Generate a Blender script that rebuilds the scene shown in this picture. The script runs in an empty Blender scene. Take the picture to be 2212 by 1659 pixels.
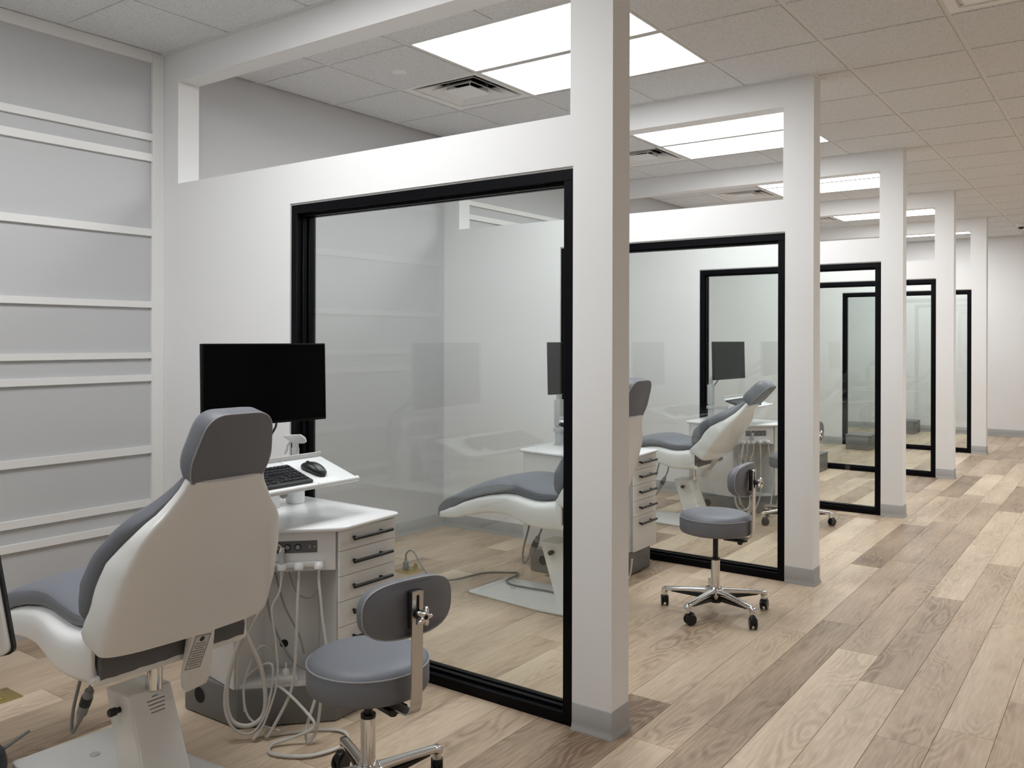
import bpy, bmesh, math, random
from mathutils import Vector, Matrix
random.seed(7)
sc = bpy.context.scene
col = sc.collection
PI = math.pi
R = math.radians

# ------------------------------------------------------------------ camera
FPX, YAW, V0, EYE, ROLL = 1870.2, 0.6244, 731.4, 1.470, 0.0023
cd = bpy.data.cameras.new('camera')
cd.sensor_fit = 'HORIZONTAL'; cd.sensor_width = 36.0
cd.lens = 36.0 * FPX / 2212.0
cd.shift_x = 0.0
cd.shift_y = -(829.5 - V0) / 2212.0
cd.clip_start = 0.02
cam = bpy.data.objects.new('camera', cd)
col.objects.link(cam)
cam.matrix_world = (Matrix.Translation((0, 0, EYE)) @ Matrix.Rotation(YAW, 4, 'Z')
                    @ Matrix.Rotation(PI / 2, 4, 'X') @ Matrix.Rotation(ROLL, 4, 'Z'))
sc.camera = cam
# ------------------------------------------------------------------ world, exposure
w = bpy.data.worlds.new('world'); sc.world = w; w.use_nodes = True
w.node_tree.nodes['Background'].inputs[0].default_value = (0.5, 0.5, 0.5, 1)
w.node_tree.nodes['Background'].inputs[1].default_value = 0.0
vs = sc.view_settings
vs.view_transform = 'Standard'; vs.look = 'None'; vs.gamma = 1.0; vs.use_curve_mapping = False
vs.exposure = 0.44
LIGHT_E = 7.0            # emission of the ceiling panels
cy = sc.cycles
cy.use_denoising = True; cy.use_light_tree = False
cy.use_adaptive_sampling = True; cy.adaptive_threshold = 0.04; cy.adaptive_min_samples = 16
cy.max_bounces = 6; cy.diffuse_bounces = 4; cy.glossy_bounces = 3
cy.transparent_max_bounces = 14; cy.sample_clamp_indirect = 6.0
cy.caustics_reflective = False; cy.caustics_refractive = False

# ------------------------------------------------------------------ materials
MATS = {}
def new_mat(name):
    m = bpy.data.materials.new(name); m.use_nodes = True
    MATS[name] = m
    nt = m.node_tree
    return m, nt, nt.nodes['Principled BSDF'], nt.nodes, nt.links
def simple(name, rgb, rough=0.5, metal=0.0, spec=0.5, bump=0.0, bscale=200.0, mott=0.0, coat=0.0):
    m, nt, b, N, L = new_mat(name)
    b.inputs['Base Color'].default_value = (*rgb, 1)
    b.inputs['Roughness'].default_value = rough
    b.inputs['Metallic'].default_value = metal
    b.inputs['Specular IOR Level'].default_value = spec
    b.inputs['Coat Weight'].default_value = coat
    b.inputs['Coat Roughness'].default_value = 0.1
    tc = N.new('ShaderNodeTexCoord')
    if bump:
        t = N.new('ShaderNodeTexNoise'); t.inputs['Scale'].default_value = bscale
        t.inputs['Detail'].default_value = 3
        L.new(tc.outputs['Object'], t.inputs['Vector'])
        bp = N.new('ShaderNodeBump'); bp.inputs['Strength'].default_value = bump
        bp.inputs['Distance'].default_value = 0.002
        L.new(t.outputs['Fac'], bp.inputs['Height']); L.new(bp.outputs['Normal'], b.inputs['Normal'])
    if mott:
        t = N.new('ShaderNodeTexNoise'); t.inputs['Scale'].default_value = 6.0
        L.new(tc.outputs['Object'], t.inputs['Vector'])
        mx = N.new('ShaderNodeMix'); mx.data_type = 'RGBA'
        mx.inputs['A'].default_value = (*[c * (1 - mott) for c in rgb], 1)
        mx.inputs['B'].default_value = (*[min(1, c * (1 + mott)) for c in rgb], 1)
        L.new(t.outputs['Fac'], mx.inputs['Factor']); L.new(mx.outputs['Result'], b.inputs['Base Color'])
    return m
def matte(name, rgb, rough=0.6):
    m, nt, b, N, L = new_mat(name); N.remove(b)
    d = N.new('ShaderNodeBsdfDiffuse'); d.inputs['Color'].default_value = (*rgb, 1); d.inputs['Roughness'].default_value = rough
    L.new(d.outputs[0], N['Material Output'].inputs['Surface']); return m
matte('paint_white', (0.86, 0.86, 0.86), 0.0)
matte('paint_grey', (0.60, 0.605, 0.615), 0.0)
simple('trim_white', (0.87, 0.865, 0.85), 0.45)
matte('grid_white', (0.80, 0.80, 0.79), 0.0)
matte('plenum', (0.25, 0.24, 0.23), 0.0)
simple('rubber_base', (0.40, 0.395, 0.385), 0.55)
simple('black_metal', (0.0015, 0.0015, 0.003), 0.40, spec=0.12)
simple('shell_white', (0.86, 0.855, 0.845), 0.28, coat=0.25)
simple('vinyl', (0.170, 0.178, 0.206), 0.48)
simple('vinyl_dark', (0.125, 0.122, 0.124), 0.6, bump=0.5, bscale=45)
simple('piping_grey', (0.36, 0.36, 0.38), 0.5)
simple('chrome', (0.78, 0.78, 0.79), 0.09, metal=1.0)
simple('steel', (0.62, 0.61, 0.60), 0.28, metal=1.0)
simple('black_plastic', (0.006, 0.006, 0.007), 0.38)
simple('key_plastic', (0.016, 0.016, 0.02), 0.5)
simple('wheel_black', (0.004, 0.004, 0.005), 0.3)
simple('laminate', (0.83, 0.825, 0.815), 0.38)
simple('counter_white', (0.86, 0.865, 0.87), 0.22, coat=0.3)
simple('tray_white', (0.84, 0.86, 0.865), 0.3)
simple('cart_grey', (0.20, 0.197, 0.194), 0.55)
simple('panel_grey', (0.125, 0.122, 0.125), 0.5)
simple('button_grey', (0.30, 0.31, 0.33), 0.35)
simple('hose', (0.62, 0.60, 0.565), 0.38)
simple('hose_dark', (0.33, 0.32, 0.30), 0.42)
simple('arm_grey', (0.50, 0.52, 0.525), 0.35)
simple('cable_grey', (0.21, 0.205, 0.19), 0.5)
simple('plug_grey', (0.22, 0.225, 0.215), 0.5)
simple('brass', (0.55, 0.43, 0.16), 0.34, metal=0.9)
simple('void_black', (0.004, 0.004, 0.004), 0.7)
simple('white_plastic', (0.80, 0.80, 0.80), 0.35)
simple('slate_plastic', (0.022, 0.030, 0.040), 0.42)
simple('ink', (0.02, 0.02, 0.02), 0.6)
simple('label_paper', (0.62, 0.615, 0.605), 0.5)
m = simple('screen', (0.0008, 0.0008, 0.0012), 0.25, spec=0.08)
simple('bezel_black', (0.0015, 0.0015, 0.0018), 0.45, spec=0.15)

# ceiling tile
m, nt, b, N, L = new_mat('ceiling_tile')
tc = N.new('ShaderNodeTexCoord')
t = N.new('ShaderNodeTexNoise'); t.inputs['Scale'].default_value = 180; t.inputs['Detail'].default_value = 2
L.new(tc.outputs['Object'], t.inputs['Vector'])
cr = N.new('ShaderNodeValToRGB')
cr.color_ramp.elements[0].position = 0.30; cr.color_ramp.elements[0].color = (0.59, 0.595, 0.60, 1)
cr.color_ramp.elements[1].position = 0.52; cr.color_ramp.elements[1].color = (0.79, 0.80, 0.805, 1)
L.new(t.outputs['Fac'], cr.inputs['Fac']); N.remove(b)
d = N.new('ShaderNodeBsdfDiffuse'); L.new(cr.outputs['Color'], d.inputs['Color'])
L.new(d.outputs[0], N['Material Output'].inputs['Surface'])

# light diffuser
m, nt, b, N, L = new_mat('diffuser_glow')
b.inputs['Base Color'].default_value = (0.8, 0.8, 0.8, 1)
b.inputs['Emission Color'].default_value = (0.965, 0.985, 1.0, 1)
b.inputs['Emission Strength'].default_value = LIGHT_E

# glass: thin clear pane with a faint green body colour, mirror share by angle (Schlick)
m, nt, b, N, L = new_mat('glass')
N.remove(b)
out = N['Material Output']
lw = N.new('ShaderNodeLayerWeight'); lw.inputs['Blend'].default_value = 0.5
pw = N.new('ShaderNodeMath'); pw.operation = 'POWER'; pw.inputs[1].default_value = 5.0
L.new(lw.outputs['Facing'], pw.inputs[0])
ma = N.new('ShaderNodeMath'); ma.operation = 'MULTIPLY_ADD'; ma.inputs[1].default_value = 0.95; ma.inputs[2].default_value = 0.048
L.new(pw.outputs[0], ma.inputs[0])
tr = N.new('ShaderNodeBsdfTransparent'); tr.inputs['Color'].default_value = (0.945, 0.965, 0.958, 1)
gl = N.new('ShaderNodeBsdfGlossy'); gl.inputs['Roughness'].default_value = 0.0
gl.inputs['Color'].default_value = (0.97, 1.0, 0.99, 1)
mx = N.new('ShaderNodeMixShader')
L.new(ma.outputs[0], mx.inputs['Fac']); L.new(tr.outputs[0], mx.inputs[1]); L.new(gl.outputs[0], mx.inputs[2])
L.new(mx.outputs[0], out.inputs['Surface'])

# floor planks: tone from the object colour, grain runs along local y
m, nt, b, N, L = new_mat('plank')
tc = N.new('ShaderNodeTexCoord'); oi = N.new('ShaderNodeObjectInfo')
sep = N.new('ShaderNodeSeparateColor'); L.new(oi.outputs['Color'], sep.inputs['Color'])
off = N.new('ShaderNodeCombineXYZ')
mu = N.new('ShaderNodeMath'); mu.operation = 'MULTIPLY'; mu.inputs[1].default_value = 37.0
L.new(sep.outputs['Green'], mu.inputs[0])
mu2 = N.new('ShaderNodeMath'); mu2.operation = 'MULTIPLY'; mu2.inputs[1].default_value = 53.0
L.new(sep.outputs['Blue'], mu2.inputs[0])
L.new(mu.outputs[0], off.inputs['X']); L.new(mu2.outputs[0], off.inputs['Y'])
ad = N.new('ShaderNodeVectorMath'); ad.operation = 'ADD'
L.new(tc.outputs['Object'], ad.inputs[0]); L.new(off.outputs[0], ad.inputs[1])
def mapped(sx, sy):
    mp = N.new('ShaderNodeMapping'); mp.inputs['Scale'].default_value = (sx, sy, 1)
    L.new(ad.outputs[0], mp.inputs['Vector']); return mp
# cathedral figure: rings of a stretched noise field
n1 = N.new('ShaderNodeTexNoise'); n1.inputs['Scale'].default_value = 1.0; n1.inputs['Detail'].default_value = 2
n1.inputs['Roughness'].default_value = 0.45
L.new(mapped(5.5, 1.5).outputs[0], n1.inputs['Vector'])
ring = N.new('ShaderNodeMath'); ring.operation = 'MULTIPLY'; ring.inputs[1].default_value = 95.0
L.new(n1.outputs['Fac'], ring.inputs[0])
sn = N.new('ShaderNodeMath'); sn.operation = 'SINE'; L.new(ring.outputs[0], sn.inputs[0])
# fine fibre
n2 = N.new('ShaderNodeTexNoise'); n2.inputs['Scale'].default_value = 1.0; n2.inputs['Detail'].default_value = 6
n2.inputs['Roughness'].default_value = 0.65
L.new(mapped(90, 5.0).outputs[0], n2.inputs['Vector'])
# broad cloud, decides where the figure shows
n3 = N.new('ShaderNodeTexNoise'); n3.inputs['Scale'].default_value = 1.0; n3.inputs['Detail'].default_value = 2
L.new(mapped(6, 1.1).outputs[0], n3.inputs['Vector'])
mr = N.new('ShaderNodeMapRange'); mr.inputs['From Min'].default_value = 0.45; mr.inputs['From Max'].default_value = 0.72
L.new(n3.outputs['Fac'], mr.inputs['Value'])
fig = N.new('ShaderNodeMath'); fig.operation = 'MULTIPLY'
L.new(sn.outputs[0], fig.inputs[0]); L.new(mr.outputs['Result'], fig.inputs[1])
s1 = N.new('ShaderNodeMath'); s1.operation = 'MULTIPLY'; s1.inputs[1].default_value = 0.15; L.new(fig.outputs[0], s1.inputs[0])
c2 = N.new('ShaderNodeMath'); c2.operation = 'SUBTRACT'; c2.inputs[1].default_value = 0.5; L.new(n2.outputs['Fac'], c2.inputs[0])
s2 = N.new('ShaderNodeMath'); s2.operation = 'MULTIPLY'; s2.inputs[1].default_value = 0.80; L.new(c2.outputs[0], s2.inputs[0])
c3 = N.new('ShaderNodeMath'); c3.operation = 'SUBTRACT'; c3.inputs[1].default_value = 0.5; L.new(n3.outputs['Fac'], c3.inputs[0])
s3 = N.new('ShaderNodeMath'); s3.operation = 'MULTIPLY'; s3.inputs[1].default_value = -0.75; L.new(c3.outputs[0], s3.inputs[0])
a1 = N.new('ShaderNodeMath'); L.new(sep.outputs['Red'], a1.inputs[0]); L.new(s1.outputs[0], a1.inputs[1])
a2 = N.new('ShaderNodeMath'); L.new(a1.outputs[0], a2.inputs[0]); L.new(s2.outputs[0], a2.inputs[1])
a3 = N.new('ShaderNodeMath'); L.new(a2.outputs[0], a3.inputs[0]); L.new(s3.outputs[0], a3.inputs[1])
cr = N.new('ShaderNodeValToRGB')
e = cr.color_ramp.elements
e[0].position = 0.0; e[0].color = (0.20, 0.132, 0.085, 1)
e[1].position = 1.0; e[1].color = (0.76, 0.62, 0.465, 1)
k = cr.color_ramp.elements.new(0.5); k.color = (0.49, 0.37, 0.262, 1)
L.new(a3.outputs[0], cr.inputs['Fac']); L.new(cr.outputs['Color'], b.inputs['Base Color'])
b.inputs['Roughness'].default_value = 0.42
b.inputs['Specular IOR Level'].default_value = 0.4

# ------------------------------------------------------------------ mesh helpers
class MB:
    def __init__(s): s.v = []; s.f = []
    def add(s, vs, fs):
        o = len(s.v); s.v += [tuple(v) for v in vs]; s.f += [tuple(i + o for i in f) for f in fs]; return s
    def box(s, x0, x1, y0, y1, z0, z1):
        return s.add([(x0, y0, z0), (x1, y0, z0), (x1, y1, z0), (x0, y1, z0), (x0, y0, z1), (x1, y0, z1), (x1, y1, z1), (x0, y1, z1)],
                     [(3, 2, 1, 0), (4, 5, 6, 7), (0, 1, 5, 4), (1, 2, 6, 5), (2, 3, 7, 6), (3, 0, 4, 7)])
    def loft(s, rings, cap=True, closed=True):
        n = len(rings[0]); vs = [p for r in rings for p in r]; fs = []
        for i in range(len(rings) - 1):
            for j in range(n if closed else n - 1):
                a = i * n + j; b = i * n + (j + 1) % n
                fs.append((a, b, b + n, a + n))
        if cap:
            fs.append(tuple(reversed(range(n)))); fs.append(tuple(range((len(rings) - 1) * n, len(rings) * n)))
        return s.add(vs, fs)
    def prism(s, poly, z0, z1):
        return s.loft([[(x, y, z0) for x, y in poly], [(x, y, z1) for x, y in poly]])
    def lathe(s, prof, n=24, c=(0, 0, 0)):
        rings = [[(c[0] + r * math.cos(2 * PI * j / n), c[1] + r * math.sin(2 * PI * j / n), c[2] + z) for j in range(n)] for r, z in prof]
        return s.loft(rings)
    def tube(s, pts, r, n=8, cap=True):
        pts = [Vector(p) for p in pts]; rings = []
        up = Vector((0, 0, 1)); prev = None
        for i, p in enumerate(pts):
            t = (pts[min(i + 1, len(pts) - 1)] - pts[max(i - 1, 0)])
            t = t.normalized() if t.length > 1e-9 else Vector((1, 0, 0))
            if prev is None:
                a = t.cross(up)
                if a.length < 1e-3: a = t.cross(Vector((1, 0, 0)))
                a.normalize()
            else:
                a = prev - t * prev.dot(t)
                if a.length < 1e-6: a = t.cross(up)
                a.normalize()
            prev = a; b2 = t.cross(a)
            rr = r[i] if isinstance(r, (list, tuple)) else r
            rings.append([tuple(p + (a * math.cos(2 * PI * j / n) + b2 * math.sin(2 * PI * j / n)) * rr) for j in range(n)])
        return s.loft(rings, cap)
    def xf(s, M):
        s.v = [tuple(M @ Vector(v)) for v in s.v]; return s
    def build(s, name, mat, parent=None, smooth=None, bevel=0.0, seg=2, loc=None):
        me = bpy.data.meshes.new(name); me.from_pydata(s.v, [], s.f)
        bm = bmesh.new(); bm.from_mesh(me)
        bmesh.ops.recalc_face_normals(bm, faces=bm.faces)
        if bevel:
            es = [e for e in bm.edges if len(e.link_faces) == 2 and e.calc_face_angle(0) > 0.6]
            bmesh.ops.bevel(bm, geom=es, offset=bevel, segments=seg, profile=0.5, affect='EDGES', clamp_overlap=True)
        if bevel and smooth is None: smooth = 40
        if smooth:
            for f in bm.faces: f.smooth = True
            for e in bm.edges:
                e.smooth = (len(e.link_faces) == 2 and e.calc_face_angle(0) < R(smooth))
        bm.to_mesh(me); bm.free()
        me.materials.append(MATS[mat])
        o = bpy.data.objects.new(name, me); col.objects.link(o)
        if parent is not None: o.parent = parent
        if loc is not None: o.location = loc
        return o
def spline(pts, n=8):
    P = [Vector(p) for p in pts]; out = []
    for i in range(len(P) - 1):
        p0 = P[max(i - 1, 0)]; p1 = P[i]; p2 = P[i + 1]; p3 = P[min(i + 2, len(P) - 1)]
        for k in range(n):
            t = k / n
            out.append(0.5 * ((2 * p1) + (p2 - p0) * t + (2 * p0 - 5 * p1 + 4 * p2 - p3) * t * t + (3 * p1 - p0 - 3 * p2 + p3) * t ** 3))
    out.append(P[-1]); return out
def lerp(tab, x):
    if x <= tab[0][0]: return tab[0][1]
    for (a, va), (b2, vb) in zip(tab, tab[1:]):
        if x <= b2:
            t = (x - a) / (b2 - a); t = t * t * (3 - 2 * t) * 0.35 + t * 0.65
            return va + (vb - va) * t
    return tab[-1][1]
def sup(n, p, a, b2):
    out = []
    for j in range(n):
        t = 2 * PI * j / n; c, s_ = math.cos(t), math.sin(t)
        out.append((a * math.copysign(abs(c) ** (2 / p), c), b2 * math.copysign(abs(s_) ** (2 / p), s_)))
    return out
def rpoly(poly, r, seg=5):
    """polygon with rounded corners; r one radius or a list"""
    out = []; n = len(poly)
    for i in range(n):
        p = Vector(poly[i]); a = Vector(poly[i - 1]) - p; b2 = Vector(poly[(i + 1) % n]) - p
        rr = r[i] if isinstance(r, (list, tuple)) else r
        la, lb = a.length, b2.length; a.normalize(); b2.normalize()
        ang = a.angle(b2); d = min(rr / max(math.tan(ang / 2), 1e-4), la * 0.49, lb * 0.49)
        p1 = p + a * d; p2 = p + b2 * d
        for k in range(seg + 1):
            t = k / seg
            q = p1 * (1 - t) ** 2 + p * 2 * t * (1 - t) + p2 * t * t
            out.append((q.x, q.y))
    return out
def offs(poly, d):
    """scale an outline inward by about d about its centre"""
    cx = sum(p[0] for p in poly) / len(poly); cy_ = sum(p[1] for p in poly) / len(poly)
    out = []
    for x, y in poly:
        l = math.hypot(x - cx, y - cy_); k = (l - d) / l; out.append((cx + (x - cx) * k, cy_ + (y - cy_) * k))
    return out
def pad(outline, layers):
    """outline in (a,b), layers of (c, inset): rings (c,a,b)"""
    return [[(c, a, b2) for a, b2 in offs(outline, d)] for c, d in layers]
def tag(o, label=None, cat=None, group=None, kind=None):
    if label: o['label'] = label
    if cat: o['category'] = cat
    if group: o['group'] = group
    if kind: o['kind'] = kind
    return o
def empty(name, loc=(0, 0, 0), rz=0.0):
    o = bpy.data.objects.new(name, None); col.objects.link(o)
    o.location = loc; o.rotation_euler = (0, 0, rz); o.empty_display_size = 0.1
    return o
def part_copy(o, parent, loc=None):
    c = o.copy(); col.objects.link(c); c.parent = parent
    if loc is not None: c.location = loc
    return c
def copy_tree(o, parent=None):
    c = o.copy(); col.objects.link(c); c.parent = parent
    for ch in [q for q in bpy.data.objects if q.parent == o]: copy_tree(ch, c)
    return c
def struct(o): o['kind'] = 'structure'; return o

# ------------------------------------------------------------------ measures of the place
H = 3.048; T = 0.6096
XW, XR = -4.424, 5.20               # left and right wall faces
YN, YF = -2.60, 15.12               # wall behind the camera, far wall
YK = [0.345, 2.786, 5.222, 7.657, 10.105, 12.556]     # front faces of the partitions
TH = 0.13
XP, XFR, XFL = -1.555, -1.725, -3.340                 # pillar face, window right and left edges
XOL, XOR = -4.272, -1.738
ZF, ZO, ZT = 2.123, 2.318, 2.880
GX, GY = -1.3525, 4.648             # a crossing of the ceiling grid

# ------------------------------------------------------------------ floor
fl = struct(MB().box(XW - 0.1, XR + 0.1, YN - 0.1, YF + 0.1, -0.06, -0.0042).build('floor', 'void_black'))
PW, PLEN, GAP = 0.1828, 1.524, 0.0011
def plank_mesh(length):
    return MB().add(*((lambda a, b_, l, z, e_: ([(a + e_, 0 + e_, z), (b_ - e_, 0 + e_, z), (b_ - e_, l - e_, z), (a + e_, l - e_, z),
                   (a, 0, z - 0.0012), (b_, 0, z - 0.0012), (b_, l, z - 0.0012), (a, l, z - 0.0012),
                   (a, 0, -0.004), (b_, 0, -0.004), (b_, l, -0.004), (a, l, -0.004)],
                  [(0, 1, 2, 3), (4, 5, 1, 0), (5, 6, 2, 1), (6, 7, 3, 2), (7, 4, 0, 3), (8, 9, 5, 4), (9, 10, 6, 5), (10, 11, 7, 6), (11, 8, 4, 7), (11, 10, 9, 8)]))
                   (GAP / 2, PW - GAP / 2, length - GAP, 0.0, 0.0009)))
first_plank = None
known = {-1.70: 3.20, -1.515: 2.853, -1.332: 3.112, -1.146: 4.256, -0.962: 3.91, -0.78: 3.40, -0.599: 3.61}
tones = {(-1.332, 0): .30, (-1.332, -1): .33, (-1.146, -1): .80, (-1.146, 0): .42, (-0.962, -1): .72, (-0.962, 0): .35, (-0.78, -1): .45,
         (-0.78, 0): .55, (-1.515, -1): .66, (-1.515, 0): .60, (-0.599, -1): .62, (-0.599, 0): .72, (-1.70, 0): .62}
rest = MB()
rng = random.Random(11)
c0 = -0.599 - PW * 21
ncol = int((XR - c0) / PW) + 1
for ci in range(ncol):
    x = c0 + ci * PW
    key = min(known, key=lambda q: abs(q - x))
    hasp = abs(key - x) < 0.03
    ph = known[key] if hasp else rng.uniform(0, PLEN)
    ylo = -0.6
    n0 = math.floor((ylo - ph) / PLEN)
    for r in range(n0, 14):
        y0 = ph + r * PLEN; y1 = y0 + PLEN
        yc0, yc1 = max(y0, ylo), min(y1, YF)
        if yc1 - yc0 < 0.04: continue
        tone = min(0.93, max(0.2, rng.gauss(0.56, 0.16)))
        if hasp and (key, r) in tones: tone = tones[(key, r)]
        g, bl = rng.random(), rng.random()
        if x > 0.12:
            rest.box(x + GAP / 2, x + PW - GAP / 2, yc0, yc1 - GAP, -0.004, 0.0); continue
        full = (yc0 == y0 and yc1 == y1)
        if full and first_plank is not None:
            o = part_copy(first_plank, fl)
        else:
            o = plank_mesh(yc1 - yc0).build('plank', 'plank', fl)
            if full: first_plank = o
        o.location = (x, yc0, 0); o.color = (tone, g, bl, 1)
for ci in range(ncol):
    x = c0 + ci * PW
    rest.box(x + GAP / 2, x + PW - GAP / 2, YN, -0.6 - GAP, -0.004, 0.0)
o = rest.build('plank_rows', 'plank', fl); o.color = (0.55, 0.3, 0.6, 1); o['kind'] = 'stuff'

# ------------------------------------------------------------------ ceiling: tegular tiles in a tee grid
ce = struct(MB().box(XW - 0.1, XR + 0.1, YN - 0.1, YF + 0.1, H + 0.16, H + 0.2).build('ceiling', 'plenum'))
LIGHT_COLS = (-3, -2)               # columns counted from GX
bay_rows = {}
def lit(i, j):
    # j counts rows from GY; light rows are j=-2 and j=-1 of every bay (period 4)
    return i in LIGHT_COLS and (j % 4) in (2, 3)
def diff(i, j): return i == -4 and (j % 4) == 3
tile0 = None; trest = MB()
ts = T - 0.019
imin = -6; imax = int((XR - GX) / T)
for i in range(imin, imax + 1):
    for j in range(-12, 18):
        x0 = GX + i * T; y0 = GY + j * T
        if lit(i, j) or diff(i, j) or (i in (3, 4) and j in (2, 3, 6, 7, 10, 11)) or (i in (6, 7) and j == -6) or (i, j) == (1, -1): continue
        cx0, cx1 = max(x0, XW), min(x0 + T, XR); cy0, cy1 = max(y0, YN), min(y0 + T, YF)
        if cx1 - cx0 < 0.03 or cy1 - cy0 < 0.03: continue
        full = (cx1 - cx0 > T - 1e-6 and cy1 - cy0 > T - 1e-6)
        seen = (i <= 2 and j >= -5)
        if seen:
            if full and tile0 is not None:
                o = part_copy(tile0, ce)
            else:
                dx, dy = (cx1 - cx0) - 0.025, (cy1 - cy0) - 0.025
                o = MB().box(-dx / 2, dx / 2, -dy / 2, dy / 2, -0.003, 0.016).build('ceiling_tile', 'ceiling_tile', ce)
                if full: tile0 = o
            o.location = ((cx0 + cx1) / 2, (cy0 + cy1) / 2, H)
        else:
            trest.box(cx0 + 0.009, cx1 - 0.009, cy0 + 0.009, cy1 - 0.009, H - 0.002, H + 0.014)
tag(trest.build('ceiling_tile_rows', 'ceiling_tile', ce), kind='stuff')
for i in range(imin, imax + 2):
    x = GX + i * T
    if XW < x < XR: MB().box(x - 0.012, x + 0.012, YN, YF, H + 0.002, H + 0.03).build('grid_bar', 'grid_white', ce)
for j in range(-12, 19):
    y = GY + j * T
    if YN < y < YF: MB().box(XW, XR, y - 0.012, y + 0.012, H + 0.0025, H + 0.0295).build('grid_bar', 'grid_white', ce)

# ------------------------------------------------------------------ outer walls
def base_profile(d):  # (offset, z) of a cove base
    return [(0, 0), (d + 0.009, 0), (d + 0.0085, 0.004), (d + 0.005, 0.011), (d + 0.002, 0.02), (d, 0.032), (d, 0.0985), (d - 0.0015, 0.1), (0, 0.1)]
wl = struct(MB().box(XW - 0.12, XW, YN, YF, -0.01, H + 0.16).build('wall_left', 'paint_grey'))
SL = [(2.987, 3.048), (2.557, 2.596), (2.442, 2.485), (2.030, 2.071), (1.635, 1.671), (1.356, 1.390), (1.231, 1.269), (0.834, 0.875), (0.542, 0.582), (0.427, 0.467)]
for k in (0, 2):
    ya, yb = YK[k] + TH, YK[k + 1]
    for z0, z1 in SL:
        MB().box(XW, XW + 0.019, ya + 0.07, yb - 0.07, z0, z1).build('slat', 'trim_white', wl, bevel=0.0015, seg=1)
    for a, b_ in ((ya, ya + 0.07), (yb - 0.07, yb)):
        MB().box(XW, XW + 0.0192, a, b_, 0.0, H).build('stile', 'trim_white', wl, bevel=0.0015, seg=1)
struct(MB().box(XR, XR + 0.12, YN, YF, -0.01, H + 0.16).build('wall_right', 'paint_white'))
struct(MB().box(XW - 0.12, XR + 0.12, YF, YF + 0.12, -0.01, H + 0.16).build('wall_far', 'paint_white'))
struct(MB().box(XW - 0.12, XR + 0.12, YN - 0.12, YN, -0.01, H + 0.16).build('wall_near', 'paint_white'))
def base_run_y(name, x, y0, y1, sgn, d=0.004):
    pr_ = base_profile(d)
    return struct(MB().loft([[(x + sgn * a, y0, z) for a, z in pr_], [(x + sgn * a, y1, z) for a, z in pr_]]).build(name, 'rubber_base', smooth=50))
def base_run_x(name, y, x0, x1, sgn, d=0.004):
    pr_ = base_profile(d)
    return struct(MB().loft([[(x0, y + sgn * a, z) for a, z in pr_], [(x1, y + sgn * a, z) for a, z in pr_]]).build(name, 'rubber_base', smooth=50))
base_run_x('baseboard_far', YF, XW, XR, -1)
base_run_y('baseboard_right', XR, YN, YF, -1)
for n in range(len(YK)):
    ya = YK[n] + TH; yb = YK[n + 1] if n + 1 < len(YK) else YF
    off_ = 0.0192 if n in (0, 2) else 0.0
    base_run_y('baseboard_left_%d' % (n + 1), XW + off_, ya, yb, 1)

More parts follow.
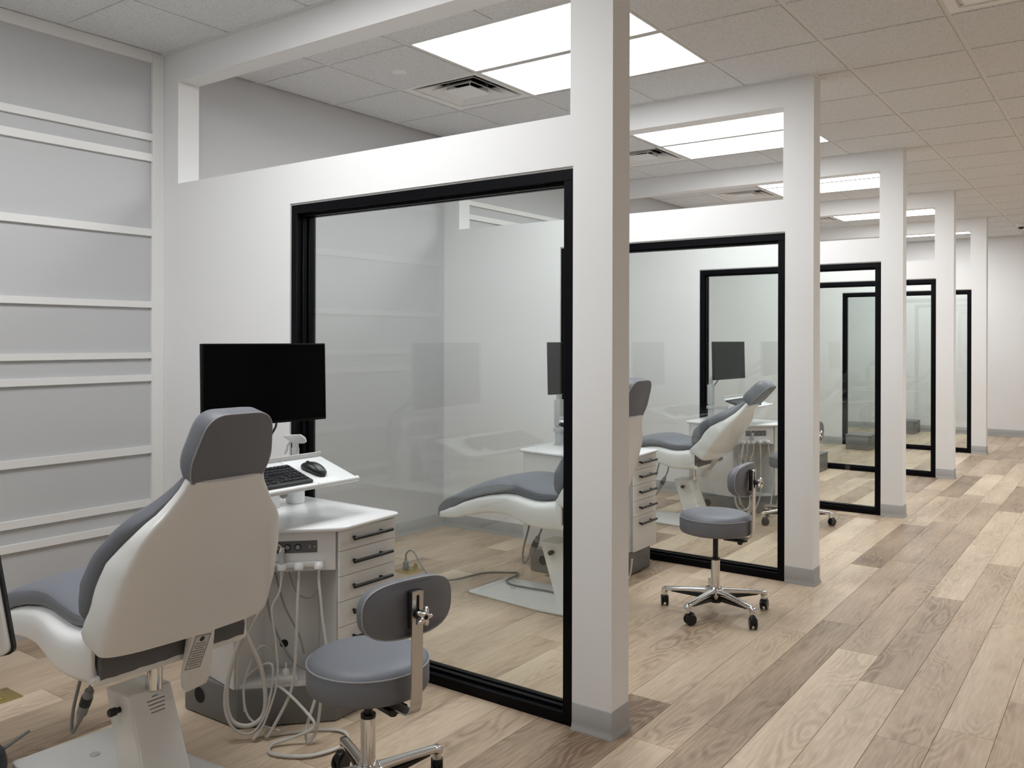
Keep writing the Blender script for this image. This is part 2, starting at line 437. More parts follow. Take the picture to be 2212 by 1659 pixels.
# ------------------------------------------------------------------ partitions with their windows
def partition(n, y):
    y1 = y + TH
    w_ = MB()
    # one outline with its two holes, front and back, walls of the holes
    xs = [XW, XOL, XFL, XFR, XOR, XP]
    w_.box(XW, XFL, y, y1, 0, ZO)
    w_.box(XFL, XFR, y, y1, ZF, ZO)
    w_.box(XFR, XP, y, y1, 0, ZO)
    w_.box(XW, XOL, y, y1, ZO, H + 0.02)
    w_.box(XOR, XP, y, y1, ZO, H + 0.02)
    w_.box(XOL, XOR, y, y1, ZT, H + 0.02)
    bmw = w_
    o = struct(bmw.build('wall_partition_%d' % n, 'paint_white'))
    # ceiling angle along the top
    a = MB()
    a.box(XW, XP + 0.02, y - 0.02, y, H - 0.006, H + 0.002); a.box(XW, XP + 0.02, y1, y1 + 0.02, H - 0.006, H + 0.002)
    a.box(XP, XP + 0.02, y, y1, H - 0.006, H + 0.002)
    a.build('ceiling_angle', 'grid_white', o)
    # cove base round the pillar and along the panel
    rings = []
    for off_, z in [(0.0125, 0.0), (0.012, 0.004), (0.0085, 0.011), (0.0055, 0.02), (0.004, 0.032), (0.004, 0.0985), (0.0025, 0.1), (0.0, 0.1)]:
        q = rpoly([(XFR + 0.002, y - off_), (XP + off_, y - off_), (XP + off_, y1 + off_), (XFR + 0.002, y1 + off_)], [0.0005, 0.006 + off_ * 0.6, 0.006 + off_ * 0.6, 0.0005], 4)
        rings.append([(px, py, z) for px, py in q])
    struct(MB().loft(rings).build('baseboard_pillar_%d' % n, 'rubber_base', smooth=50))
    k_ = n - 1; offa = 0.0192 if k_ in (1, 3) else 0.0; offb = 0.0192 if k_ in (0, 2) else 0.0
    base_run_x('baseboard_panel_%d' % n, y, XW + offa, XFL - 0.004, -1)
    base_run_x('baseboard_panel_back_%d' % n, y1, XW + offb, XFL - 0.004, 1)
    # window
    win = struct(empty('window_%d' % n, ((XFL + XFR) / 2, y + TH / 2, 0)))
    FW = 0.043; c = 0.006
    X0, X1 = XFL + 0.002, XFR - 0.002; cx = (XFL + XFR) / 2; ya, yb = -TH / 2 + c, TH / 2 - c
    ZH = ZF - 0.008
    def bar(name, x0, x1, z0, z1, a_=ya, b__=yb):
        MB().box(x0 - cx, x1 - cx, a_, b__, z0, z1).build(name, 'black_metal', win, bevel=0.0015, seg=1)
    bar('frame_head', X0, X1, ZH - FW, ZH)
    bar('frame_sill', X0 + FW, X1 - FW, 0.0, FW)
    bar('frame_jamb', X0, X0 + FW, 0.0, ZH - FW); bar('frame_jamb', X1 - FW, X1, 0.0, ZH - FW)
    for a_, b__ in ((-0.030, -0.008), (0.008, 0.030)):
        bar('glazing_bead', X0 + FW, X1 - FW, FW, FW + 0.012, a_, b__); bar('glazing_bead', X0 + FW, X1 - FW, ZH - FW - 0.012, ZH - FW, a_, b__)
        bar('glazing_bead', X0 + FW, X0 + FW + 0.010, FW + 0.012, ZH - FW - 0.012, a_, b__)
        bar('glazing_bead', X1 - FW - 0.010, X1 - FW, FW + 0.012, ZH - FW - 0.012, a_, b__)
    MB().box(X0 + FW - cx, X1 - FW - cx, -0.005, 0.005, FW, ZH - FW).build('pane', 'glass', win)
    # thin pale shim round the frame where it meets the plaster
    MB().box(XFL - cx, X0 - cx, ya + 0.004, yb - 0.004, 0.0, ZF).build('shim', 'trim_white', win)
    MB().box(X0 - cx, X1 - cx, ya + 0.004, yb - 0.004, ZH, ZF).build('shim', 'trim_white', win)
for n, y in enumerate(YK): partition(n + 1, y)

# ------------------------------------------------------------------ ceiling lights
def ceiling_light(x0, y0, label):
    r = empty('ceiling_light', (x0 + T, y0 + T / 2, H))
    f = MB(); a, b_ = T - 0.012, T / 2 - 0.012; q = 0.014
    f.box(-a, a, -b_, -b_ + q, -0.003, 0.05); f.box(-a, a, b_ - q, b_, -0.003, 0.05)
    f.box(-a, -a + q, -b_ + q, b_ - q, -0.003, 0.05); f.box(a - q, a, -b_ + q, b_ - q, -0.003, 0.05)
    f.build('frame', 'grid_white', r)
    dm = MB().box(-a + q, a - q, -b_ + q, b_ - q, -0.0015, 0.0015).build('diffuser', 'white_plastic', r).data
    dm.materials.append(MATS['diffuser_glow'])
    for p_ in dm.polygons:
        if p_.normal.z < -0.5: p_.material_index = 1
    tag(r, label, 'ceiling light', 'flat ceiling light panels')
ordn = ['behind the camera', 'over the nearest chair', 'over the second chair', 'over the reclined third chair', 'in the fourth bay', 'in the fifth bay', 'in the last bay by the far wall']
for bay in range(-1, 6):
    for s_ in (0, 1):
        j = -2 + s_ + 4 * (bay - 1)
        y0 = GY + j * T
        if y0 < YN: continue
        ceiling_light(GX - 3 * T, y0, 'lit white ceiling panel, %s of the pair %s' % (('nearer', 'farther')[s_], ordn[bay + 1]))
# unseen fill panels right of the aisle, added to brighten its floor and ceiling
for j, nm in ((-6, 'nearest'), (2, 'third'), (6, 'fourth'), (10, 'fifth')):
    for s_ in ((0, 1) if j > 0 else (0,)):
        ceiling_light(GX + (3 if j > 0 else 6) * T, GY + (j + s_) * T, 'added unseen fill panel right of the aisle, %s one across from the %s bay' % (('nearer', 'farther')[s_], nm))

# ------------------------------------------------------------------ air diffusers
def air_diffuser(x0, y0, label):
    c = T / 2
    r = empty('air_diffuser', (x0 + c, y0 + c, H))
    a = c - 0.012
    def sqring(o0, z0, o1, z1, th=0.003):
        # sloped square ring from half size o0 at z0 to o1 at z1
        q = lambda o_, z: [(-o_, -o_, z), (o_, -o_, z), (o_, o_, z), (-o_, o_, z)]
        return MB().loft([q(o0, z0), q(o1, z1), q(o1, z1 + th), q(o0, z0 + th), q(o0, z0)], cap=False)
    sqring(a, 0.0, a - 0.035, 0.004).build('frame', 'trim_white', r)
    sqring(a - 0.035, 0.004, a - 0.075, 0.07).build('neck', 'trim_white', r)
    sqring(a - 0.060, 0.001, a - 0.145, 0.050).build('louver', 'trim_white', r)
    sqring(a - 0.130, 0.001, a - 0.205, 0.045).build('louver', 'trim_white', r)
    MB().prism(rpoly([(-0.105, -0.105), (0.105, -0.105), (0.105, 0.105), (-0.105, 0.105)], 0.004), 0.000, 0.006).build('centre_plate', 'trim_white', r)
    MB().box(-a + 0.03, a - 0.03, -a + 0.03, a - 0.03, 0.10, 0.11).build('back_pan', 'plenum', r)
    MB().lathe([(0.12, 0.06), (0.12, 0.099), (0.11, 0.099), (0.11, 0.06)], 24).build('duct_collar', 'void_black', r, smooth=40)
    for sx, sy in ((1, 1), (-1, 1), (1, -1), (-1, -1)):
        MB().tube([(sx * 0.09, sy * 0.09, 0.006), (sx * 0.09, sy * 0.09, 0.1)], 0.004, 6).build('hanger', 'steel', r)
    tag(r, label, 'air vent', 'square air vents in the ceiling')
for k, nm in enumerate(('in the bay with the nearest chair', 'over the second chair beside the lit panels', 'over the third chair', 'in the fourth bay', 'in the fifth bay', 'in the last bay')):
    air_diffuser(GX - 4 * T, GY + (-1 + 4 * (k - 1)) * T, 'square stepped white air vent ' + nm)
r = empty('air_return', (GX + 1.5 * T, GY - 0.5 * T, H))
a = T / 2 - 0.012
MB().loft([[(-o_, -o_, z), (o_, -o_, z), (o_, o_, z), (-o_, o_, z)] for o_, z in ((a, 0.0), (a - 0.045, 0.0), (a - 0.05, 0.012), (a, 0.012), (a, 0.0))], cap=False).build('frame', 'trim_white', r)
MB().box(-a + 0.07, a - 0.07, -a + 0.07, a - 0.07, -0.002, 0.008).build('centre_plate', 'trim_white', r, bevel=0.004)
MB().box(-a + 0.04, a - 0.04, -a + 0.04, a - 0.04, 0.014, 0.02).build('back_pan', 'trim_white', r)
tag(r, 'flat square white air return in the aisle ceiling', 'air vent')

# sprinkler cover and dome camera
sp_ = MB().lathe([(0.0, -0.006), (0.042, -0.006), (0.0435, -0.004), (0.0435, 0.0005), (0.040, 0.0005), (0.040, 0.004), (0.0, 0.004)], 32).build('sprinkler_cover', 'trim_white', None, smooth=40, loc=(-3.53, 3.755, H - 0.002))
tag(sp_, 'small flat round white cover disc in the second bay ceiling', 'ceiling cover')
r = empty('security_camera', (-1.262, 13.52, H - 0.002))
MB().lathe([(0.0, -0.052), (0.045, -0.052), (0.056, -0.045), (0.06, -0.02), (0.06, 0.0), (0.0, 0.0)], 28).build('housing', 'white_plastic', r, smooth=50)
MB().lathe([(0.0, -0.082), (0.016, -0.080), (0.030, -0.070), (0.037, -0.056), (0.038, -0.052), (0.0, -0.051)], 24).build('dome', 'black_plastic', r, smooth=60)
tag(r, 'white dome camera with a black lens bubble on the aisle ceiling', 'camera')

# ------------------------------------------------------------------ treatment chair
def chair(loc, theta, head_theta, label, rz=0.0):
    r = empty('treatment_chair', (loc[0], loc[1], 0), R(rz))
    tag(r, label, 'dental chair', 'grey and white treatment chairs')
    # base plate
    pl = rpoly([(-0.560, 0.195), (-0.585, -0.165), (-0.05, -0.215), (0.13, -0.20), (0.13, 0.25)], [0.02, 0.02, 0.3, 0.05, 0.05], 6)
    MB().prism(pl, 0.001, 0.013).build('base_plate', 'shell_white', r, bevel=0.003)
    MB().lathe([(0.0, 0.013), (0.016, 0.013), (0.017, 0.016), (0.0, 0.017)], 16, (-0.40, 0.03, 0)).build('plate_plug', 'label_paper', r, smooth=40)
    # leaning column
    def crect(cx, z, hx, hy): return [(cx + a, b_, z) for a, b_ in rpoly([(-hx, -hy), (hx, -hy), (hx, hy), (-hx, hy)], 0.012, 3)]
    MB().loft([crect(0.048, 0.013, 0.085, 0.092), crect(0.036, 0.045, 0.074, 0.083), crect(-0.076, 0.342, 0.066, 0.076), crect(-0.076, 0.345, 0.060, 0.070)]).build('column', 'shell_white', r, smooth=40)
    MB().lathe([(0.026, 0.34), (0.026, 0.52), (0.0, 0.52)], 24, (-0.02, 0.02, 0)).build('lift_post', 'chrome', r, smooth=40)
    kn = MB().lathe([(0.0, -0.012), (0.009, -0.012), (0.009, 0.0), (0.013, 0.004), (0.013, 0.022), (0.011, 0.026), (0.0, 0.026)], 16)
    kn.xf(Matrix.Translation((-0.052, -0.088, 0.295)) @ Matrix.Rotation(R(90), 4, 'X')).build('column_knob', 'black_plastic', r, smooth=40)
    # caution print on the column: five short lines
    for q in range(5):
        L_ = (0.022, 0.062, 0.056, 0.052, 0.048)[q]
        MB().box(-0.0015, 0.0004, -L_ / 2, L_ / 2, -0.0010, 0.0010).xf(Matrix.Translation((-0.0010 + 0.00445 * q, 0.012, 0.322 - 0.011 * q)) @ Matrix.Rotation(R(-22), 4, 'Y')).build('print_line', 'ink', r)
    # seat shell
    ztop = [(-0.815, .445), (-0.70, .49), (-0.585, .542), (-0.48, .578), (-0.38, .604), (-0.28, .623), (-0.2, .625), (-0.13, .614), (-0.076, .606), (-0.02, .608), (0.034, .619), (0.085, .630), (0.10, .56), (0.115, .500), (0.24, .496)]
    zbot = [(-0.815, .403), (-0.68, .420), (-0.52, .460), (-0.434, .482), (-0.35, .494), (-0.264, .494), (-0.18, .477), (-0.116, .460), (-0.05, .450), (0.03, .451), (0.126, .462), (0.24, .482)]
    hw = [(-0.815, .145), (-0.70, .185), (-0.5, .215), (-0.3, .238), (-0.1, .262), (0.06, .268), (0.2, .258)]
    rings = []
    xs = [-0.822, -0.815] + [-0.80 + 0.04 * i for i in range(23)] + [0.095, 0.105, 0.118, 0.130, 0.135]
    for i, x in enumerate(xs):
        zt, zb, h_ = lerp(ztop, x), lerp(zbot, x), lerp(hw, x)
        if i == 0: zt, zb, h_ = zt - 0.006, zb + 0.006, h_ - 0.012
        if i == len(xs) - 1: zt -= 0.006; zb += 0.008; h_ -= 0.010
        hh = (zt - zb) / 2; zc = (zt + zb) / 2
        ring = []
        up4, lo9 = sup(40, 4.2, h_, hh), sup(40, 8.0, h_ * 0.995, hh)
        for (a, b_), (a9, b9) in zip(up4, lo9):      # the belly is boxier than the rim
            ring.append((x, a, zc + b_) if b_ >= -1e-9 else (x, a9, zc + b9))
        rings.append(ring)
    MB().loft(rings).build('seat_shell', 'shell_white', r, smooth=50)
    # seat cushion
    rings = []
    cx_ = [-0.838, -0.83, -0.815] + [-0.79 + 0.04 * i for i in range(22)] + [0.075, 0.085]
    for i, x in enumerate(cx_):
        zt, h_ = lerp(ztop, max(x, -0.80)), lerp(hw, x) - 0.012 - 0.022 * max(0, min(1, (x + 0.30) / 0.2))
        if x < -0.80: zt -= (-0.80 - x) * 0.9
        th = lerp([(-0.84, .062), (-0.7, .060), (-0.4, .057), (-0.25, .055), (-0.1, .048), (0.0, .035), (0.09, .02)], x)
        e_ = {0: 0.86, 1: 0.95, 2: 0.99}.get(i, 1.0)
        if i >= len(cx_) - 2: e_ = 0.96
        zb = zt - 0.012; ztp = zb + (th + 0.012) * e_; h_ *= (0.9 + 0.1 * e_)
        crown = lerp([(-0.84, .006), (-0.4, .022), (-0.1, .03), (0.1, .03)], x)
        ring = []
        for a, b_ in sup(36, 5, h_, 0.5):
            f_ = max(0, 1 - (a / h_) ** 2)
            ring.append((x, a, zb + (b_ + 0.5) * (ztp - zb) + (crown * f_ if b_ > 0 else 0)))
        rings.append(ring)
    MB().loft(rings).build('seat_cushion', 'vinyl', r, smooth=60)
    # seam line along the cushion edge
    for sy in (-1, 1):
        pts = []
        for x in [-0.80 + 0.05 * i for i in range(18)]:
            zt = lerp(ztop, x); th = lerp([(-0.84, .040), (-0.7, .050), (-0.4, .055), (-0.25, .055), (-0.1, .048), (0.0, .035), (0.09, .02)], x)
            h_ = lerp(hw, x) - 0.012 - 0.022 * max(0, min(1, (x + 0.30) / 0.2))
            pts.append((x, sy * h_ * 0.985, zt + th * 0.72))
        MB().tube(spline(pts, 3), 0.0018, 5).build('seam', 'vinyl_dark', r)
    # back, built upright along U then leaned by theta about the hinge
    hinge = Vector((0.10, 0, 0.63))
    def BM(th_): # columns: V forward -> local, Y, U
        c, s_ = math.cos(th_), math.sin(th_)
        return Matrix(((-s_, 0, c, hinge.x), (0, 1, 0, 0), (c, 0, s_, hinge.z), (0, 0, 0, 1)))
    M = BM(R(theta))
    bw = [(-0.03, .282), (0.0, .291), (0.11, .288), (0.22, .273), (0.33, .242), (0.375, .214), (0.41, .184), (0.44, .162), (0.485, .136), (0.51, .128)]
    wing = [(-0.03, -.005), (0.0, .012), (0.05, .004), (0.09, -.008), (0.16, .0), (0.22, -.008), (0.28, -.035), (0.34, -.068), (0.40, -.088), (0.46, -.097), (0.51, -.098)]
    rear = [(-0.04, -.124), (0.0, -.130), (0.3, -.134), (0.51, -.128)]
    rings = []
    us = [-0.022, -0.019, -0.010] + [0.0 + 0.025 * i for i in range(21)] + [0.505, 0.508]
    for i, u in enumerate(us):
        h_, vf, vr = lerp(bw, u), lerp(wing, u), lerp(rear, u)
        if i == 0 or i == len(us) - 1: h_ -= 0.006; vf -= 0.006; vr += 0.006
        hd = (vf - vr) / 2; vc = (vf + vr) / 2
        ring = []
        for a, b_ in sup(44, 7.0, h_, hd):
            bow = -0.018 * max(0, 1 - (a / h_) ** 2) if b_ < 0 else 0
            ring.append((vc + b_ + bow, a, u))
        rings.append(ring)
    MB().loft(rings).xf(M).build('back_shell', 'shell_white', r, smooth=50)
    cush = [(0.03, .020), (0.06, .055), (0.12, .078), (0.2, .068), (0.28, .032), (0.36, -.012), (0.44, -.052), (0.50, -.075), (0.53, -.084)]
    rings = []
    us = [0.026, 0.030, 0.045] + [0.07 + 0.025 * i for i in range(18)] + [0.52, 0.526]
    for i, u in enumerate(us):
        h_ = lerp(bw, u) - 0.004 + 0.014 * max(0, 1 - abs(u - 0.36) / 0.14)
        vf = lerp(cush, u); vr = lerp(wing, u) - 0.014
        if u > 0.51: h_ -= 0.01
        e_ = {0: 0.8, 1: 0.92}.get(i, 1.0) * (0.85 if i == len(us) - 1 else 1.0)
        vf = vr + (vf - vr) * e_; h_ *= (0.6 + 0.4 * e_)
        ring = []
        for a, b_ in sup(36, 5.0, h_, 0.5):
            ring.append((vr + (b_ + 0.5) * (vf - vr) + (0.010 * max(0, 1 - (a / h_) ** 2) if b_ > 0 else 0), a, u))
        rings.append(ring)
    MB().loft(rings).xf(M).build('back_cushion', 'vinyl', r, smooth=60)
    # lever bracket running down from the back, with its rating label
    br = MB().loft([[(-0.130, 0.000, 0.0), (-0.130, 0.080, 0.0), (-0.100, 0.080, 0.0), (-0.100, 0.000, 0.0)],
                    [(-0.130, 0.020, -0.20), (-0.130, 0.110, -0.20), (-0.096, 0.110, -0.20), (-0.096, 0.020, -0.20)],
                    [(-0.128, 0.032, -0.245), (-0.128, 0.104, -0.235), (-0.100, 0.104, -0.235), (-0.100, 0.032, -0.245)]]).xf(M).build('lever_bracket', 'shell_white', r, bevel=0.004)
    ML = M @ Matrix.Translation((-0.1302, 0.044, -0.02)) @ Matrix.Rotation(R(-6), 4, 'X')
    MB().box(-0.0004, 0.0, -0.027, 0.030, -0.135, -0.015).xf(ML).build('rating_label', 'label_paper', br)
    for y0_, y1_, z0_, z1_ in ((-0.026, 0.029, -0.0175, -0.016), (-0.026, 0.029, -0.134, -0.1325), (-0.026, -0.0247, -0.134, -0.016), (0.0277, 0.029, -0.134, -0.016)):
        MB().box(-0.0008, -0.0004, y0_, y1_, z0_, z1_).xf(ML).build('label_edge', 'ink', br)
    MB().lathe([(0.0055, 0), (0.0085, 0), (0.0085, 0.0005), (0.0055, 0.0005)], 14).xf(ML @ Matrix.Translation((-0.0004, 0.001, -0.030)) @ Matrix.Rotation(R(-90), 4, 'Y')).build('print_mark', 'ink', br)
    for q in range(10):
        L_ = (0.034, 0.044, 0.028, 0.046, 0.047, 0.038, 0.047, 0.043, 0.047, 0.034)[q]
        MB().box(-0.0008, -0.0004, 0.0015 - L_ / 2, 0.0015 + L_ / 2, -0.046 - 0.0086 * q, -0.0446 - 0.0086 * q).xf(ML).build('print_line', 'ink', br)
    # gathered cloth behind the seat under the back
    rings = []
    for i in range(25):
        y = -0.245 + 0.49 * i / 24; wv = 0.007 * math.sin(i * 2.3) + 0.005 * math.sin(i * 1.1 + 1)
        rings.append([(0.080, y, 0.645), (0.150 + wv, y, 0.640), (0.140 + wv * 1.3, y, 0.60), (0.132 + wv * 0.6, y, 0.565), (0.144 - wv * 0.5, y, 0.520), (0.140 - wv * 0.4, y, 0.484), (0.09, y, 0.484)])
    MB().loft(rings).build('gathered_skirt', 'vinyl_dark', r, smooth=60)
    MB().box(0.085, 0.120, -0.264, -0.250, 0.485, 0.630).build('hinge_cheek', 'shell_white', r, bevel=0.004)
    MB().box(0.085, 0.132, 0.250, 0.264, 0.485, 0.620).build('hinge_cheek', 'shell_white', r, bevel=0.004)
    # headrest
    hb = M @ Vector((-0.132, 0, 0.490))
    Mh = Matrix.Translation(hb) @ Matrix(((-math.sin(R(head_theta)), 0, math.cos(R(head_theta)), 0), (0, 1, 0, 0), (math.cos(R(head_theta)), 0, math.sin(R(head_theta)), 0), (0, 0, 0, 1)))
    ol = rpoly([(-0.118, -0.008), (0.118, -0.008), (0.140, 0.065), (0.108, 0.218), (-0.108, 0.218), (-0.140, 0.060)], [0.05, 0.05, 0.14, 0.075, 0.075, 0.14], 7)
    lay = [(0.0, 0.006), (0.003, 0.0015), (0.012, 0.0), (0.055, 0.004), (0.078, 0.014), (0.092, 0.032), (0.099, 0.06), (0.100, 0.09)]
    hr = MB().loft(pad(ol, lay)).xf(Mh).build('headrest', 'vinyl', r, smooth=60)
    pp = offs(ol, 0.0015); pp = pp + pp[:1]
    MB().tube([(0.004, a, b_) for a, b_ in pp], 0.0026, 6, cap=False).xf(Mh).build('piping', 'piping_grey', hr, smooth=60)
    MB().box(0.020, 0.034, -0.045, 0.045, -0.09, 0.06).xf(Mh).build('headrest_stem', 'black_plastic', r)
    return r
CH = [(-2.550, 1.574), (-2.550, 4.080), (-2.870, 6.480)]
chairs = []
chairs.append(chair(CH[0], 70, 71, 'grey and white treatment chair nearest the camera, seen from behind'))
chairs.append(chair(CH[1], 70, 71, 'grey and white treatment chair behind the first glass, foot end showing'))
chairs.append(chair(CH[2], 55, 45, 'most reclined grey and white treatment chair, beyond the second glass'))

# loose cables under the chairs
def connector_cable(ch, x, y):
    r = empty('connector_cable', (x, y, 0)); r.parent = ch
    MB().tube(spline([(-0.13, 0.0, 0.49), (-0.150, -0.02, 0.38), (-0.172, -0.035, 0.27), (-0.160, -0.045, 0.205), (-0.128, -0.045, 0.235), (-0.105, -0.04, 0.275)], 8), 0.0055, 8).build('cord', 'cable_grey', r, smooth=60)
    a, b_ = Vector((-0.120, -0.043, 0.25)), Vector((-0.062, -0.035, 0.375))
    d = (b_ - a)
    MB().tube([a, a + d * 0.2, a + d * 0.21, a + d * 0.46], [0.008, 0.012, 0.016, 0.017], 10).build('plug', 'plug_grey', r, smooth=40)
    MB().tube([a + d * 0.46, a + d * 0.68], 0.018, 10).build('coupling', 'black_plastic', r, smooth=40)
    MB().tube([a + d * 0.68, a + d * 0.86, a + d * 0.87, b_], [0.016, 0.014, 0.009, 0.006], 10).build('plug', 'plug_grey', r, smooth=40)
    MB().tube(spline([b_, (-0.045, -0.03, 0.42), (-0.04, -0.02, 0.49)], 6), 0.0055, 8).build('cord', 'cable_grey', r, smooth=60)
connector_cable(chairs[0], -0.055, -0.10)
connector_cable(chairs[1], -0.09, -0.03)
connector_cable(chairs[2], -0.12, -0.10)

# ------------------------------------------------------------------ rolling stool
def stool(loc, rz, zt, base_rot, label, E=0.0):   # E: how far the back post is drawn out
    r = empty('rolling_stool', (loc[0], loc[1], 0), rz)
    tag(r, label, 'stool', 'grey rolling stools with chrome bases')
    RS = 0.190; zb = zt - 0.112
    prof = [(0.0, zb), (RS - 0.018, zb), (RS - 0.006, zb + 0.004), (RS, zb + 0.014), (RS, zb + 0.080), (RS - 0.003, zb + 0.086), (RS - 0.012, zb + 0.096),
            (RS - 0.03, zb + 0.104), (RS - 0.07, zb + 0.110), (0.06, zb + 0.112), (0.0, zb + 0.112)]
    se = MB().lathe(prof, 48).build('seat', 'vinyl', r, smooth=60)
    MB().tube([(RS * math.cos(2 * PI * k / 48), RS * math.sin(2 * PI * k / 48), zb + 0.083) for k in range(49)], 0.0024, 6, cap=False).build('piping', 'piping_grey', se, smooth=60)
    MB().lathe([(0.0, zb - 0.014), (0.03, zb - 0.014), (0.05, zb - 0.004), (0.05, zb), (0.0, zb)], 20).build('seat_plate', 'black_plastic', r, smooth=40)
    MB().lathe([(0.0, 0.25), (0.014, 0.25), (0.014, zb - 0.01), (0.0, zb - 0.01)], 18).build('piston', 'black_plastic', r, smooth=40)
    MB().lathe([(0.0, 0.09), (0.0235, 0.09), (0.0235, 0.292), (0.021, 0.292), (0.0, 0.293)], 24).build('column', 'chrome', r, smooth=40)
    MB().lathe([(0.0, 0.287), (0.0238, 0.287), (0.0238, 0.298), (0.016, 0.298), (0.0, 0.298)], 24).build('column_collar', 'black_plastic', r, smooth=40)
    # star base
    MB().lathe([(0.0, 0.074), (0.030, 0.074), (0.040, 0.097), (0.040, 0.130), (0.030, 0.144), (0.0, 0.146)], 24).build('hub', 'chrome', r, smooth=40)
    MB().lathe([(0.0, 0.062), (0.032, 0.062), (0.034, 0.082), (0.0, 0.084)], 20).build('hub_cap', 'black_plastic', r, smooth=40)
    for k in range(5):
        a = base_rot - rz + 2 * PI * k / 5
        Ma = Matrix.Rotation(a, 4, 'Z')
        rings = []
        for x, wd, z0, z1 in ((0.028, 0.022, 0.098, 0.136), (0.08, 0.0165, 0.102, 0.130), (0.18, 0.0150, 0.096, 0.120), (0.262, 0.0155, 0.088, 0.112), (0.284, 0.0155, 0.077, 0.109), (0.294, 0.012, 0.077, 0.099)):
            rings.append([(x, p, (z0 + z1) / 2 + q) for p, q in sup(14, 3, wd, (z1 - z0) / 2)])
        arm = MB().loft(rings).xf(Ma).build('base_arm', 'chrome', r, smooth=50)
        MB().loft([[(0.03, -0.014, 0.074), (0.03, 0.014, 0.074), (0.03, 0.014, 0.100), (0.03, -0.014, 0.100)],
                   [(0.24, -0.011, 0.088), (0.24, 0.011, 0.088), (0.24, 0.011, 0.094), (0.24, -0.011, 0.094)]]).xf(Ma).build('underside', 'black_plastic', arm)
        MB().lathe([(0.0, 0.064), (0.0135, 0.064), (0.0155, 0.069), (0.0155, 0.085), (0.0, 0.085)], 16, (0.277, 0, 0)).xf(Ma).build('socket', 'chrome', arm, smooth=40)
        # caster, trailing in its own direction
        tr_ = a + (0.9, 2.1, -1.2, 2.6, -0.6)[k]
        Mc = Matrix.Translation(Ma @ Vector((0.277, 0, 0))) @ Matrix.Rotation(tr_, 4, 'Z')
        ca = MB().loft([[(0.016 + p, -0.013, q) for p, q in sup(12, 2.2, 0.024, 0.026)], [(0.016 + p, 0.013, q) for p, q in sup(12, 2.2, 0.024, 0.026)]])
        ca.v = [(x, y, z + 0.042) for x, y, z in ca.v]
        cs = ca.xf(Mc).build('caster', 'black_plastic', r, bevel=0.002)
        MB().lathe([(0.0, 0.050), (0.009, 0.050), (0.009, 0.070), (0.0, 0.070)], 12).xf(Mc).build('stem', 'black_plastic', cs)
        for sy in (-1, 1):
            wh = MB().lathe([(0.0, -0.006), (0.012, -0.006), (0.026, -0.0065), (0.030, -0.003), (0.030, 0.003), (0.026, 0.0065), (0.012, 0.004), (0.0, 0.004)], 20)
            wh.xf(Mc @ Matrix.Translation((0.016, sy * 0.0135, 0.0302)) @ Matrix.Rotation(R(90) * sy, 4, 'X')).build('wheel', 'wheel_black', cs, smooth=40)
    # back post: a flat steel bar bent up from under the seat
    path = spline([(0.08, 0, zb - 0.016), (0.155 + E, 0, zb - 0.016), (0.186 + E, 0, zb - 0.011), (0.202 + E, 0, zb + 0.010), (0.207 + E, 0, zb + 0.06), (0.210 + E, 0, zb + 0.30), (0.211 + E, 0, zb + 0.352)], 6)
    rings = []
    for i, p in enumerate(path):
        t = (path[min(i + 1, len(path) - 1)] - path[max(i - 1, 0)]).normalized(); nrm = Vector((t.z, 0, -t.x))
        wd = 0.0195 if i < len(path) - 1 else 0.013
        rings.append([tuple(p + nrm * 0.0025 + Vector((0, -wd, 0))), tuple(p + nrm * 0.0025 + Vector((0, wd, 0))), tuple(p - nrm * 0.0025 + Vector((0, wd, 0))), tuple(p - nrm * 0.0025 + Vector((0, -wd, 0)))])
    po = MB().loft(rings).build('back_post', 'steel', r, smooth=40)
    MB().box(0.2125 + E, 0.2145 + E, -0.004, 0.004, zb + 0.255, zb + 0.340).build('slot', 'void_black', po)
    MB().prism(rpoly([(0.055, -0.035), (0.165, -0.035), (0.175, 0.0), (0.165, 0.035), (0.055, 0.035)], 0.008), zb - 0.032, zb - 0.018).build('post_clamp', 'black_plastic', r, bevel=0.002)
    MB().lathe([(0.0, -0.05), (0.012, -0.05), (0.014, -0.045), (0.014, -0.033), (0.0, -0.032)], 12, (0.135, 0.0, zb)).build('clamp_screw', 'black_plastic', r, smooth=40)
    # backrest pad, gently curved round the sitter
    zc = zt + 0.185
    ol = []
    for a, b_ in sup(44, 2.8, 0.160, 0.085): ol.append((a, b_))
    rings = []
    for c, d in [(0.0, 0.008), (0.004, 0.002), (0.014, 0.0), (0.030, 0.0), (0.038, 0.004), (0.050, 0.012), (0.058, 0.030), (0.061, 0.055)]:
        ring = []
        for a, b_ in offs(ol, d):
            ring.append((0.190 + E - c - 0.9 * a * a, a, zc + b_))
        rings.append(ring)
    bk = MB().loft(rings).build('backrest', 'vinyl', r, smooth=60)
    for c_ in (0.004,):
        pp = offs(ol, 0.0015); pp = pp + pp[:1]
        MB().tube([(0.190 + E - c_ - 0.9 * a * a, a, zc + b_) for a, b_ in pp], 0.0026, 6, cap=False).build('piping', 'piping_grey', bk, smooth=60)
    MB().box(0.189 + E, 0.206 + E, -0.022, 0.022, zc - 0.055, zc + 0.055).build('back_bracket', 'black_plastic', r, bevel=0.003)
    # star hand knob
    star = []
    for k in range(60):
        a = 2 * PI * k / 60; rr = 0.0215 + 0.0075 * math.cos(5 * a); star.append((rr * math.cos(a), rr * math.sin(a)))
    kx = 0.218 + E
    kb = MB().loft([[(kx + c, a * s_, zc - 0.012 + b_ * s_) for a, b_ in star] for c, s_ in ((0.016, 0.82), (0.020, 1.0), (0.030, 1.0), (0.035, 0.8))]).build('hand_knob', 'chrome', r, smooth=50)
